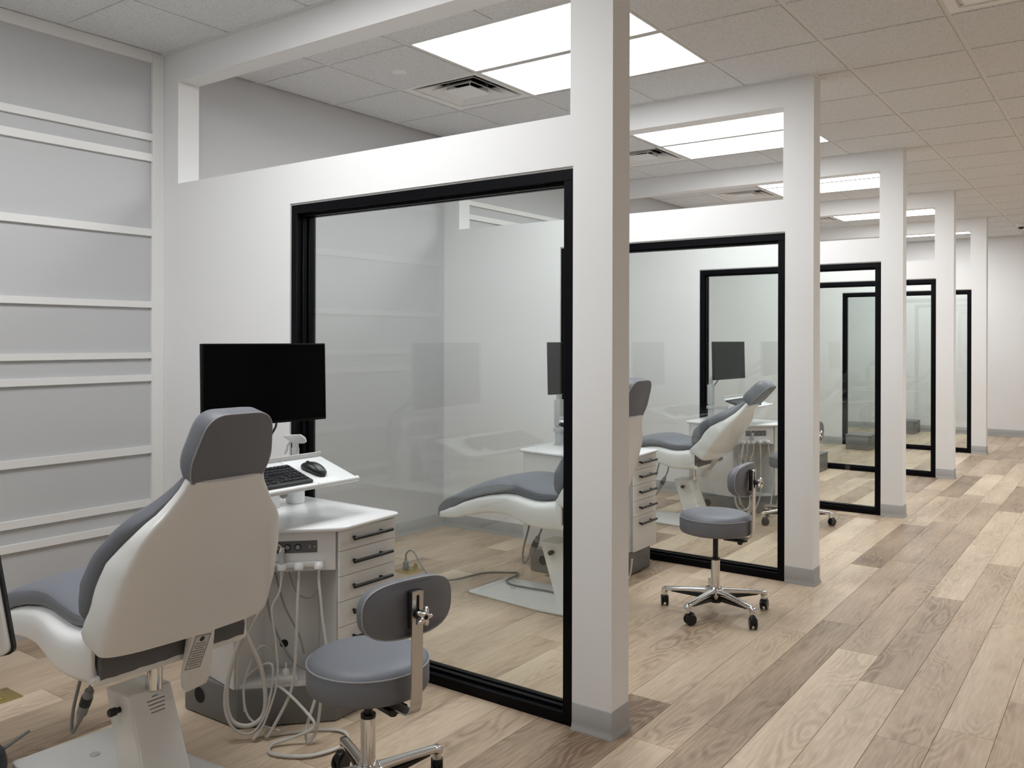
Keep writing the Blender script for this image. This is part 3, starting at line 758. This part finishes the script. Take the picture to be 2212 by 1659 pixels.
    MB().lathe([(0.0, 0.0), (0.014, 0.0), (0.012, 0.018), (0.0, 0.018)], 16).xf(Matrix.Translation((kx - 0.003, 0, zc - 0.012)) @ Matrix.Rotation(R(90), 4, 'Y')).build('knob_shank', 'black_plastic', kb, smooth=40)
    MB().lathe([(0.0, 0.0), (0.007, 0.0), (0.007, 0.001), (0.0, 0.0012)], 12).xf(Matrix.Translation((kx + 0.0351, 0, zc - 0.012)) @ Matrix.Rotation(R(90), 4, 'Y')).build('knob_cap', 'void_black', kb, smooth=40)
    return r
stool((-1.944, 1.934), R(-12), 0.497, R(80), 'grey rolling stool nearest the camera, between chair and first glass', 0.048)
stool((-1.828, 4.410), R(1), 0.548, R(46), 'grey rolling stool standing in the aisle mouth before the second glass')
stool((-2.215, 6.930), R(-18), 0.560, R(16), 'grey rolling stool half hidden behind the second white pillar')

# ------------------------------------------------------------------ dental cart
OX, OY = -2.85, 2.33
def cart(loc, label, detailed):
    r = empty('dental_cart', (loc[0], loc[1], 0)); tag(r, label, 'dental cart', 'white dental carts with angled hose niche')
    P = lambda pts: [(x - OX, y - OY) for x, y in pts]
    # countertop
    top = rpoly(P([(-3.225, 2.640), (-3.195, 2.085), (-2.715, 2.005), (-2.435, 2.290), (-2.462, 2.632)]), [0.03, 0.04, 0.05, 0.06, 0.03], 6)
    MB().loft([[(x, y, z) for x, y in offs(top, d)] for z, d in ((0.7360, 0.008), (0.7385, 0.003), (0.7425, 0.0), (0.7475, 0.0), (0.7515, 0.002), (0.7545, 0.007))]).build('countertop', 'counter_white', r, smooth=50)
    # grey plinth
    MB().prism(P([(-3.055, 2.58), (-3.055, 2.028), (-2.735, 2.034), (-2.485, 2.300), (-2.495, 2.58)]), 0.004, 0.146).build('plinth', 'cart_grey', r, bevel=0.003)
    MB().prism(P([(-3.045, 2.57), (-3.045, 2.036), (-2.738, 2.042), (-2.495, 2.305), (-2.505, 2.57)]), 0.0, 0.004).build('plinth_gap', 'void_black', r)
    MB().lathe([(0.0, 0.0), (0.030, 0.0), (0.030, 0.001), (0.0, 0.001)], 28).xf(Matrix.Translation((-2.960 - OX, 2.0278 - OY, 0.078)) @ Matrix.Rotation(R(90), 4, 'X')).build('vent_disc', 'void_black', r)
    # body: cabinet on the left, drawer unit on the right, niche between
    Z0, Z1 = 0.146, 0.736
    nb = [(-2.735, 2.034), (-2.800, 2.215), (-2.665, 2.375), (-2.478, 2.296)]
    MB().prism(P([(-3.165, 2.60), (-3.165, 2.100), (-2.735, 2.034), (-2.800, 2.215), (-2.665, 2.375), (-2.665, 2.60)]), Z0, Z1).build('cabinet', 'laminate', r, bevel=0.0015, seg=1)
    MB().prism(P([(-2.664, 2.60), (-2.664, 2.376), (-2.484, 2.299), (-2.484, 2.60)]), Z0, Z1).build('drawer_case', 'laminate', r)
    tri = P([(-2.740, 2.045), (-2.797, 2.213), (-2.667, 2.370), (-2.487, 2.294)])
    MB().prism(tri, Z0, Z0 + 0.014).build('niche_shelf', 'laminate', r)
    d = Vector((-2.478 + 2.735, 2.296 - 2.034, 0)).normalized(); nrm = Vector((d.y, -d.x, 0))
    A = Vector((-2.735 - OX, 2.034 - OY, 0)); Ld = math.hypot(-2.478 + 2.735, 2.296 - 2.034)
    MD = Matrix(((d.x, nrm.x, 0, A.x), (d.y, nrm.y, 0, A.y), (0, 0, 1, 0), (0, 0, 0, 1)))   # (along, outward, up)
    MB().box(0.0, Ld - 0.004, -0.018, 0.0, 0.585, Z1).xf(MD).build('front_panel', 'laminate', r)
    # door on the front face
    f0, f1 = Vector((-3.165 - OX, 2.100 - OY, 0)), Vector((-2.735 - OX, 2.034 - OY, 0)); fd = (f1 - f0).normalized(); fn = Vector((fd.y, -fd.x, 0)); fl_ = (f1 - f0).length
    MF = Matrix(((fd.x, fn.x, 0, f0.x), (fd.y, fn.y, 0, f0.y), (0, 0, 1, 0), (0, 0, 0, 1)))
    MB().box(0.026, fl_ - 0.006, 0.001, 0.010, Z0 + 0.002, Z1 - 0.002).xf(MF).build('door', 'laminate', r, bevel=0.0015, seg=1)
    # drawers on the aisle side
    zs = [0.734, 0.654, 0.557, 0.460, 0.363, 0.146]
    dr0 = None
    for k in range(5):
        z1_, z0_ = zs[k] - 0.0012, zs[k + 1] + 0.0012
        yy0, yy1 = 2.296 - OY, 2.602 - OY; xx = -2.484 - OX
        poly = [(xx + 0.001, yy0 + 0.010), (xx + 0.012, yy0), (xx + 0.019, yy0 + 0.004), (xx + 0.019, yy1), (xx + 0.001, yy1)]
        dr = MB().prism(poly, z0_, z1_).build('drawer', 'laminate', r)
        zc = (z1_ + z0_) / 2 + (0.004 if k < 4 else 0.062)
        hx = xx + 0.045
        hb = MB().tube([(hx, yy0 + 0.055, zc), (hx, yy1 - 0.040, zc)], 0.0072, 10)
        for q in (yy0 + 0.075, yy1 - 0.085):
            hb.tube([(xx + 0.018, q, zc), (hx, q, zc)], 0.0058, 8)
        hb.build('handle', 'black_plastic', dr, smooth=50)
    # control panel with its buttons
    cpz0, cpz1 = 0.655, 0.700
    cp = MB().box(Ld * 0.30, Ld * 0.80, 0.0, 0.0025, cpz0, cpz1).xf(MD).build('control_panel', 'panel_grey', r)
    for t in (0.40, 0.50, 0.605):
        MB().lathe([(0.0, 0.0), (0.0125, 0.0), (0.0125, 0.003), (0.0, 0.003)], 20).xf(MD @ Matrix.Translation((Ld * t, 0.0025, 0.677)) @ Matrix.Rotation(R(-90), 4, 'X')).build('button_rim', 'void_black', cp)
        MB().lathe([(0.0, 0.0), (0.0095, 0.0), (0.0085, 0.0055), (0.0, 0.006)], 20).xf(MD @ Matrix.Translation((Ld * t, 0.0025, 0.677)) @ Matrix.Rotation(R(-90), 4, 'X')).build('button', 'button_grey', cp, smooth=40)
    MB().lathe([(0.0, 0.0), (0.003, 0.0), (0.003, 0.001), (0.0, 0.0015)], 10).xf(MD @ Matrix.Translation((Ld * 0.775, 0.0025, 0.677)) @ Matrix.Rotation(R(-90), 4, 'X')).build('screw', 'steel', cp)
    MB().box(Ld * 0.715, Ld * 0.735, 0.0025, 0.003, 0.670, 0.684).xf(MD).build('key_symbol', 'button_grey', cp)
    # instrument rail with holders
    ra = MB().box(Ld * 0.10, Ld * 0.86, 0.002, 0.014, 0.602, 0.622).xf(MD).build('instrument_rail', 'white_plastic', r, bevel=0.002)
    hold = (0.22, 0.33, 0.45, 0.62, 0.82)
    for t in hold:
        MB().lathe([(0.0095, -0.012), (0.0155, -0.012), (0.0185, -0.005), (0.0185, 0.008), (0.015, 0.015), (0.0095, 0.015)], 18).xf(MD @ Matrix.Translation((Ld * t, 0.020, 0.604)) @ Matrix.Rotation(R(24), 4, 'X')).build('holder', 'white_plastic', ra, smooth=50)
    # hoses: (along, outward, up) control points
    def hz(name, pts, rad, mat='hose'):
        return MB().tube(spline(pts, 8), rad, 8).xf(MD).build(name, mat, r, smooth=60)
    # three-way syringe in its holder
    sy = MB().tube([(Ld * 0.45, 0.030, 0.575), (Ld * 0.45, 0.024, 0.62), (Ld * 0.445, 0.016, 0.668)], [0.007, 0.009, 0.011], 10).xf(MD).build('syringe', 'arm_grey', r, smooth=50)
    MB().tube([(Ld * 0.445, 0.016, 0.668), (Ld * 0.455, 0.020, 0.684)], [0.0115, 0.010], 10).xf(MD).build('syringe_head', 'chrome', sy, smooth=50)
    MB().tube(spline([(Ld * 0.45, 0.018, 0.682), (Ld * 0.39, 0.024, 0.700), (Ld * 0.33, 0.030, 0.710)], 5), 0.0025, 6).xf(MD).build('syringe_tip', 'chrome', sy, smooth=50)
    for t in (0.62, 0.82):
        MB().tube([(Ld * t, 0.022, 0.600), (Ld * t, 0.032, 0.560)], 0.0065, 10).xf(MD).build('metal_nozzle', 'steel', r, smooth=40)
    hz('hose', [(Ld * 0.45, 0.030, 0.578), (Ld * 0.43, 0.045, 0.52), (Ld * 0.36, 0.05, 0.46), (Ld * 0.40, 0.06, 0.34), (Ld * 0.42, 0.08, 0.20), (Ld * 0.30, 0.11, 0.06), (Ld * 0.20, 0.12, 0.012), (Ld * 0.26, 0.10, 0.05), (Ld * 0.36, 0.04, 0.16)], 0.0042)
    hz('hose', [(Ld * 0.62, 0.032, 0.562), (Ld * 0.61, 0.045, 0.45), (Ld * 0.60, 0.055, 0.32), (Ld * 0.56, 0.08, 0.17), (Ld * 0.40, 0.10, 0.05), (Ld * 0.33, 0.11, 0.014), (Ld * 0.30, 0.06, 0.012)], 0.0060)
    hz('hose', [(Ld * 0.82, 0.032, 0.562), (Ld * 0.86, 0.05, 0.42), (Ld * 0.90, 0.07, 0.28), (Ld * 0.80, 0.10, 0.14), (Ld * 0.72, 0.14, 0.05), (Ld * 0.74, 0.17, 0.010), (Ld * 0.82, 0.17, 0.05), (Ld * 0.86, 0.17, 0.15)], 0.0055)
    hz('hose', [(Ld * 0.22, 0.022, 0.598), (Ld * 0.14, 0.045, 0.48), (Ld * 0.05, 0.07, 0.36), (Ld * -0.06, 0.085, 0.20), (Ld * -0.02, 0.10, 0.085), (Ld * 0.16, 0.10, 0.055), (Ld * 0.30, 0.085, 0.10), (Ld * 0.27, 0.07, 0.24), (Ld * 0.10, 0.05, 0.40), (Ld * 0.16, -0.03, 0.50)], 0.0085)
    hz('hose', [(Ld * 0.33, 0.022, 0.598), (Ld * 0.24, 0.045, 0.46), (Ld * -0.02, 0.075, 0.28), (Ld * -0.08, 0.10, 0.14), (Ld * 0.02, 0.12, 0.055), (Ld * 0.20, 0.11, 0.035), (Ld * 0.34, 0.09, 0.12), (Ld * 0.36, 0.06, 0.26), (Ld * 0.10, 0.03, 0.20), (Ld * 0.10, 0.06, 0.09)], 0.0046)
    hz('hose', [(Ld * 0.40, -0.03, 0.26), (Ld * 0.26, 0.03, 0.32), (Ld * 0.16, 0.05, 0.27), (Ld * 0.09, 0.06, 0.17), (Ld * 0.16, 0.08, 0.07), (Ld * 0.45, 0.10, 0.03)], 0.0042)
    hz('hose', [(Ld * 0.25, -0.05, 0.585), (Ld * 0.32, -0.05, 0.40), (Ld * 0.52, -0.03, 0.25), (Ld * 0.70, -0.02, 0.20), (Ld * 0.80, -0.05, 0.175)], 0.0042, 'hose_dark')
    hz('hose', [(Ld * 0.35, -0.07, 0.585), (Ld * 0.45, -0.07, 0.44), (Ld * 0.60, -0.06, 0.33), (Ld * 0.66, -0.06, 0.25)], 0.0036, 'hose_dark')
    hz('hose', [(Ld * 0.50, -0.04, 0.585), (Ld * 0.58, -0.03, 0.50), (Ld * 0.70, -0.02, 0.475), (Ld * 0.80, -0.02, 0.50), (Ld * 0.84, -0.03, 0.585)], 0.0030, 'hose_dark')
    # two hoses bound as one that coil out over the floor
    for k in ((-1, 1) if detailed else ()):
        hz('hose', [(Ld * 0.34, 0.02, 0.175), (Ld * 0.50, 0.08 + k * 0.004, 0.165), (Ld * 0.72, 0.14 + k * 0.004, 0.105), (Ld * 0.80, 0.17 + k * 0.004, 0.065), (Ld * 0.62, 0.16 + k * 0.004, 0.030), (Ld * 0.40, 0.17 + k * 0.005, 0.012),
                    (Ld * 0.42, 0.235 + k * 0.005, 0.008), (Ld * 0.78, 0.27 + k * 0.005, 0.008), (Ld * 1.10, 0.20 + k * 0.005, 0.008), (Ld * 1.08, 0.10 + k * 0.005, 0.008), (Ld * 0.80, 0.07, 0.008), (Ld * 0.30, 0.09, 0.008)], 0.0042)
    # valve block standing on the niche shelf
    vb = MB().box(Ld * 0.36, Ld * 0.60, -0.055, -0.005, Z0 + 0.014, Z0 + 0.034).xf(MD).build('valve_block', 'white_plastic', r, bevel=0.004)
    MB().lathe([(0.0, 0.0), (0.014, 0.0), (0.014, 0.02), (0.010, 0.026), (0.004, 0.028), (0.004, 0.05), (0.0, 0.05)], 16).xf(MD @ Matrix.Translation((Ld * 0.48, -0.03, Z0 + 0.034))).build('valve_knob', 'white_plastic', vb, smooth=40)
    MB().lathe([(0.0, 0.0), (0.016, 0.0), (0.016, 0.003), (0.0, 0.003)], 20).xf(MD @ Matrix.Translation((Ld * 0.44, -0.1225, 0.272)) @ Matrix.Rotation(R(-90), 4, 'X')).build('hose_port', 'void_black', r)
    # monitor pole with its keyboard arm
    px, py = -3.100 - OX, 2.430 - OY
    bp_ = lambda a, b_, z0, z1, rr=0.008: MB().prism(rpoly([(px - a, py - b_), (px + a, py - b_), (px + a, py + b_), (px - a, py + b_)], rr), z0, z1)
    pole = bp_(0.0215, 0.024, 0.7545, 0.95).build('pole', 'arm_grey', r, smooth=40)
    bp_(0.025, 0.029, 0.885, 1.06).build('pole_sleeve', 'arm_grey', pole, bevel=0.002)
    MB().lathe([(0.0, 0.758), (0.040, 0.758), (0.040, 0.7545), (0.0, 0.7545)], 20, (px, py, 0)).build('pole_foot', 'arm_grey', pole, smooth=40)
    bp_(0.031, 0.031, 0.845, 0.872).build('clamp_ring', 'arm_grey', pole, bevel=0.002)
    tx, ty = -2.665 - OX, 2.18 - OY           # tray centre
    MB().tube([(px, py, 0.858), (px + 0.20, py - 0.02, 0.858)], 0.016, 10).build('swing_arm', 'arm_grey', pole, smooth=40)
    MB().tube([(px + 0.20, py - 0.02, 0.858), (tx - 0.02, ty + 0.03, 0.862)], 0.016, 10).build('swing_arm', 'arm_grey', pole, smooth=40)
    MB().lathe([(0.0, 0.834), (0.026, 0.834), (0.028, 0.838), (0.028, 0.884), (0.0, 0.885)], 20, (px + 0.20, py - 0.02, 0)).build('elbow', 'white_plastic', pole, smooth=40)
    # keyboard tray, tilted down towards the aisle
    TM = Matrix.Translation((tx, ty, 0.938)) @ Matrix.Rotation(R(17), 4, 'Y')
    tray = MB().box(-0.125, 0.105, -0.25, 0.09, -0.006, 0.0).xf(TM).build('keyboard_tray', 'tray_white', r, bevel=0.002)
    MB().box(-0.125, 0.105, 0.094, 0.305, -0.006, 0.0).xf(TM).build('mouse_shelf', 'tray_white', tray, bevel=0.002)
    for a, b_ in ((-0.25, 0.09), (0.094, 0.305)):
        MB().tube([(0.110, a, -0.004), (0.110, b_, -0.004)], 0.0115, 12).xf(TM).build('tray_roll', 'tray_white', tray, smooth=50)
        MB().box(-0.128, -0.123, a, b_, -0.006, 0.020).xf(TM).build('tray_lip', 'label_paper', tray, bevel=0.001)
    MB().lathe([(0.0, 0.878), (0.042, 0.878), (0.045, 0.884), (0.045, 0.900), (0.040, 0.918), (0.0, 0.920)], 24, (tx - 0.02, ty + 0.03, 0)).build('tray_pivot', 'white_plastic', tray, smooth=40)
    return r, TM
def keyboard(loc, TM, label, keys):
    r = empty('keyboard', (loc[0], loc[1], 0)); tag(r, label, 'keyboard')
    K = TM @ Matrix.Translation((0.012, -0.130, 0.0)) @ Matrix.Scale(1.10, 4, (1, 0, 0))
    MB().box(-0.068, 0.072, -0.215, 0.215, 0.0005, 0.013).xf(K).build('keyboard_base', 'black_plastic', r, bevel=0.003)
    pitch = 0.0188
    rows = [(-0.056, [(i, 1) for i in range(22)]), (-0.032, [(i, 1) for i in range(22)]), (-0.013, [(i, 1) for i in range(22)]),
            (0.006, [(i, 1) for i in range(14)] + [(18, 1), (19, 1), (20, 1), (21, 1)]), (0.025, [(i, 1) for i in range(14)] + [(16, 1), (18, 1), (19, 1), (20, 1), (21, 1)]),
            (0.044 + 0.004, [(0, 1.4), (2, 1.4), (3.6, 5.4), (9.4, 1.2), (11, 1.2), (12.6, 1.4), (15, 1), (16, 1), (17, 1), (18, 2), (20, 1), (21, 1)])]
    first = None; joined = MB()
    for x, ks in rows:
        for i, wd in ks:
            y = -0.208 + (i + wd / 2) * pitch
            if not keys:
                joined.box(x - 0.0075, x + 0.0075, y - wd * pitch / 2 + 0.0012, y + wd * pitch / 2 - 0.0012, 0.012, 0.017); continue
            if wd == 1 and first is not None:
                o = part_copy(first, r)
            else:
                h_ = wd * pitch / 2 - 0.0012
                o = MB().loft([[(-0.008, -h_, 0), (0.008, -h_, 0), (0.008, h_, 0), (-0.008, h_, 0)], [(-0.0065, -h_ + 0.0015, 0.0045), (0.0065, -h_ + 0.0015, 0.0045), (0.0065, h_ - 0.0015, 0.0045), (-0.0065, h_ - 0.0015, 0.0045)]]).build('key', 'key_plastic', r)
                if wd == 1: first = o
            o.matrix_local = K @ Matrix.Translation((x, y, 0.0128))
    if not keys: tag(joined.xf(K).build('keys', 'key_plastic', r), kind='stuff')
def mouse(loc, TM, label):
    r = empty('mouse', (loc[0], loc[1], 0)); tag(r, label, 'computer mouse')
    K = TM @ Matrix.Translation((0.005, 0.158, 0.0)) @ Matrix.Rotation(R(12), 4, 'Z')
    rings = []
    for i in range(13):
        t = i / 12; x = -0.058 + 0.116 * t
        wd = 0.031 * (1 - abs(2 * t - 1) ** 3.2) ** 0.45 + 0.001; hh = 0.036 * math.sin(PI * (0.12 + 0.80 * t)) ** 0.8 * (1 if 0 < i < 12 else 0.6)
        rings.append([(x, a, 0.0008 + max(0, hh / 2 + b_)) for a, b_ in sup(18, 2.6, wd, hh / 2)])
    b_ = MB().loft(rings).xf(K).build('mouse_body', 'black_plastic', r, smooth=60)
    wh = MB().lathe([(0.0, -0.003), (0.009, -0.003), (0.009, 0.003), (0.0, 0.003)], 16).xf(K @ Matrix.Translation((-0.034, 0, 0.026)) @ Matrix.Rotation(R(90), 4, 'X')).build('scroll_wheel', 'key_plastic', r, smooth=40)
def monitor(loc, label):
    x, y = loc
    r = empty('monitor', (x, y, 0)); tag(r, label, 'monitor', 'black monitors on the dental carts')
    # panel faces +x
    S = Matrix.Translation((-2.860 - OX, 2.275 - OY, 1.285)) @ Matrix.Rotation(R(-5.0), 4, 'Z') @ Matrix.Rotation(R(-1.5), 4, 'Y')
    MB().box(-0.024, 0.0, -0.287, 0.287, -0.163, 0.163).xf(S).build('casing', 'bezel_black', r, bevel=0.003)
    MB().box(0.0, 0.0012, -0.281, 0.281, -0.152, 0.157).xf(S).build('screen', 'screen', r)
    MB().box(-0.046, -0.024, -0.13, 0.13, -0.09, 0.09).xf(S).build('back_hump', 'black_plastic', r, bevel=0.008)
    nk = spline([(-3.100 - OX, 2.430 - OY, 1.060), (-3.095 - OX, 2.425 - OY, 1.10), (-3.04 - OX, 2.39 - OY, 1.17), (-2.96 - OX, 2.32 - OY, 1.25), (-2.905 - OX, 2.285 - OY, 1.28)], 6)
    MB().tube(nk, 0.019, 10).build('neck', 'arm_grey', r, smooth=60)
    MB().tube(spline([(-2.93 - OX, 2.31 - OY, 1.19), (-3.05 - OX, 2.47 - OY, 1.10), (-3.10 - OX, 2.472 - OY, 1.02), (-3.11 - OX, 2.460 - OY, 0.90)], 8), 0.005, 8).build('video_cable', 'black_plastic', r, smooth=60)
CART = [(OX, OY), (OX - 0.055, OY + 2.495), (OX, OY + 4.935)]
names = ['nearest the camera', 'of the second bay', 'of the third bay']
for k in range(3):
    c_, TM = cart(CART[k], ['white dental cart with black bar handles beside the nearest chair', 'white dental cart of the second bay, drawers showing right of the first pillar', 'white dental cart behind the reclined chair in the third bay'][k], k == 0)
    monitor(CART[k], 'black monitor over the dental cart ' + names[k])
    keyboard(CART[k], TM, 'black keyboard on the tray of the dental cart ' + names[k], k == 0)
    mouse(CART[k], TM, 'black mouse right of the keyboard on the dental cart ' + names[k])

# spray bottle and carton behind the keyboard tray
r = empty('spray_bottle', (-2.965, 2.505, 0.7545)); tag(r, 'white trigger spray bottle behind the nearest keyboard tray', 'spray bottle')
MB().lathe([(0.0, 0.0), (0.036, 0.0), (0.040, 0.006), (0.040, 0.12), (0.036, 0.15), (0.022, 0.185), (0.0145, 0.205), (0.0145, 0.222), (0.0, 0.222)], 24).build('bottle', 'white_plastic', r, smooth=50)
MB().lathe([(0.0, 0.212), (0.0165, 0.212), (0.0165, 0.238), (0.013, 0.241), (0.0, 0.241)], 20).build('collar', 'white_plastic', r, smooth=40)
hd = [(-0.052, 0.286), (-0.050, 0.294), (0.022, 0.296), (0.042, 0.282), (0.048, 0.264), (0.040, 0.258), (0.012, 0.258), (0.012, 0.238), (-0.012, 0.238), (-0.012, 0.262), (-0.030, 0.274)]
Ms = Matrix.Rotation(R(38), 4, 'Z')
MB().loft([[(x, y, z) for x, z in hd] for y in (-0.013, 0.013)]).xf(Ms).build('spray_head', 'white_plastic', r, bevel=0.003)
MB().tube(spline([(-0.020, 0, 0.264), (-0.034, 0, 0.248), (-0.036, 0, 0.232), (-0.046, 0, 0.212)], 5), [0.005] * 15 + [0.004], 8).xf(Ms).build('trigger', 'white_plastic', r, smooth=50)
r = MB().box(-0.055, 0.055, -0.11, 0.11, 0.0, 0.205).build('carton', 'white_plastic', None, bevel=0.003, loc=(-2.985, 2.285, 0.7545)); tag(r, 'small white carton with dark print, behind the nearest keyboard', 'carton')
for q, (a, b_) in enumerate(((0.055, 0.035), (0.075, 0.02), (0.09, 0.012))):
    MB().box(-0.02 + q * 0.016, -0.014 + q * 0.016, a - b_ / 2, a + b_ / 2, 0.2051, 0.2056).build('print_line', 'ink', r)

# ------------------------------------------------------------------ floor outlets
def floor_outlet(x, y, label, plug):
    r = empty('floor_outlet', (x, y, 0)); tag(r, label, 'floor outlet', 'brass floor outlets')
    MB().box(-0.073, 0.073, -0.073, 0.073, 0.0, 0.004).build('plate', 'brass', r, bevel=0.0015)
    MB().box(-0.052, 0.052, -0.040, 0.040, 0.004, 0.0046).build('plate_inlay', 'brass', r)
    for q in (-0.025, 0.025):
        MB().lathe([(0.0, 0.0045), (0.019, 0.0045), (0.020, 0.007), (0.017, 0.009), (0.0, 0.009)], 24, (q, 0.0, 0)).build('screw_cap', 'brass', r, smooth=40)
floor_outlet(-3.765, 1.635, 'brass floor outlet plate left of the nearest chair', False)
floor_outlet(-3.735, 4.070, 'brass floor outlet with a grey plug, behind the first glass', True)
fo = [o for o in bpy.data.objects if o.name.startswith('floor_outlet')][-1]
MB().lathe([(0.0, -0.003), (0.020, -0.003), (0.022, 0.0), (0.020, 0.003), (0.0, 0.003)], 24).xf(Matrix.Translation((0.045, 0.012, 0.030)) @ Matrix.Rotation(R(75), 4, 'Y')).build('open_cap', 'brass', fo, smooth=40)
r = empty('power_cord', (-3.755, 4.065, 0)); tag(r, 'grey power cord from the brass outlet to the second chair', 'power cord')
MB().lathe([(0.0, 0.0092), (0.018, 0.0092), (0.019, 0.020), (0.0175, 0.034), (0.0185, 0.046), (0.016, 0.056), (0.009, 0.060), (0.007, 0.080), (0.0, 0.080)], 16).build('plug', 'plug_grey', r, smooth=40)
cp_ = [(-3.755, 4.065, 0.075), (-3.752, 4.066, 0.105), (-3.725, 4.072, 0.128), (-3.690, 4.075, 0.115), (-3.640, 4.072, 0.06), (-3.570, 4.060, 0.010), (-3.440, 3.995, 0.006), (-3.36, 4.060, 0.006), (-3.330, 4.19, 0.006), (-3.290, 4.310, 0.006), (-3.150, 4.410, 0.006),
       (-3.100, 4.372, 0.010), (-3.075, 4.285, 0.018), (-3.062, 4.200, 0.019), (-2.985, 4.145, 0.019), (-2.85, 4.150, 0.019), (-2.72, 4.160, 0.019), (-2.62, 4.12, 0.022)]
MB().tube(spline([(x + 3.755, y - 4.065, z) for x, y, z in cp_], 8), 0.0052, 8).build('cord', 'cable_grey', r, smooth=60)

# ------------------------------------------------------------------ grey pedestal boxes waiting in the far bays
for x, y, lb in ((-2.985, 9.85, 'low grey pedestal box beside the third pillar, nearest of three'), (-2.995, 12.22, 'low grey pedestal box seen whole through the third window'), (-2.93, 14.72, 'low grey pedestal box in the last bay by the far wall')):
    r = empty('pedestal_box', (x, y, 0)); tag(r, lb, 'box', 'grey pedestal boxes on the floor')
    MB().prism(rpoly([(-0.16, -0.19), (0.13, -0.19), (0.16, -0.13), (0.16, 0.19), (-0.16, 0.19)], 0.01), 0.004, 0.185).build('box_body', 'cart_grey', r, bevel=0.003)
    MB().box(-0.165, 0.165, -0.195, 0.195, 0.185, 0.200).build('box_lid', 'cart_grey', r, bevel=0.004)
    MB().box(-0.15, 0.15, -0.18, 0.18, 0.0, 0.004).build('box_foot', 'void_black', r)

# ------------------------------------------------------------------ items cut by the left edge of the photo
r = empty('panel_display', (-2.50, 0.87, 0)); tag(r, 'white-backed flat panel with a black rim at the left edge', 'display panel')
rv = Vector((0.811, 0.585, 0)); up_ = Vector((0, 0, 1)); ta = R(10.4)
U_ = rv * math.cos(ta) + up_ * math.sin(ta); V_ = up_ * math.cos(ta) - rv * math.sin(ta); N_ = V_.cross(U_)
Cn = Vector((-2.312, 1.046, 0.664)) - U_ * 0.20 + V_ * 0.14 - Vector((-2.50, 0.87, 0))
Mp = Matrix(((U_.x, N_.x, V_.x, Cn.x), (U_.y, N_.y, V_.y, Cn.y), (U_.z, N_.z, V_.z, Cn.z), (0, 0, 0, 1)))
ol = rpoly([(-0.20, -0.14), (0.20, -0.14), (0.20, 0.14), (-0.20, 0.14)], 0.022, 6)
MB().loft([[(a, c, b_) for a, b_ in offs(ol, d_)] for c, d_ in ((-0.010, 0.012), (-0.008, 0.008), (0.006, 0.008))]).xf(Mp).build('panel_back', 'white_plastic', r, smooth=40)
MB().loft([[(a, c, b_) for a, b_ in offs(ol, d_)] for c, d_ in ((0.006, 0.0), (0.018, 0.0), (0.020, 0.004))]).xf(Mp).build('panel_rim', 'black_plastic', r, smooth=40)
MB().tube([Mp @ Vector((-0.1, 0.03, -0.02)), (-0.10, 0.0, 0.45), (-0.10, 0.0, 0.02)], 0.014, 12).build('stand_pole', 'arm_grey', r, smooth=40)
MB().lathe([(0.0, 0.0), (0.14, 0.0), (0.14, 0.008), (0.03, 0.022), (0.0, 0.022)], 28, (-0.10, 0.0, 0)).build('stand_foot', 'arm_grey', r, smooth=40)
r = empty('foot_control', (-3.150, 1.318, 0)); tag(r, 'dark slate domed foot control at the lower left corner', 'foot control')
MB().lathe([(0.0, 0.0), (0.074, 0.0), (0.080, 0.012), (0.079, 0.04), (0.072, 0.066), (0.064, 0.077), (0.052, 0.078), (0.048, 0.068), (0.044, 0.04), (0.0, 0.038)], 36).build('foot_dome', 'slate_plastic', r, smooth=50)
MB().lathe([(0.0, 0.039), (0.043, 0.039), (0.043, 0.042), (0.0, 0.044)], 24).build('pedal_disc', 'void_black', r, smooth=40)
MB().loft([[(0.07, -0.008, 0.06), (0.07, 0.008, 0.06), (0.07, 0.008, 0.068), (0.07, -0.008, 0.068)], [(0.15, -0.012, 0.10), (0.15, 0.004, 0.10), (0.15, 0.004, 0.104), (0.15, -0.012, 0.104)]]).xf(Matrix.Rotation(R(80), 4, 'Z')).build('pedal_lever', 'cart_grey', r, bevel=0.001)
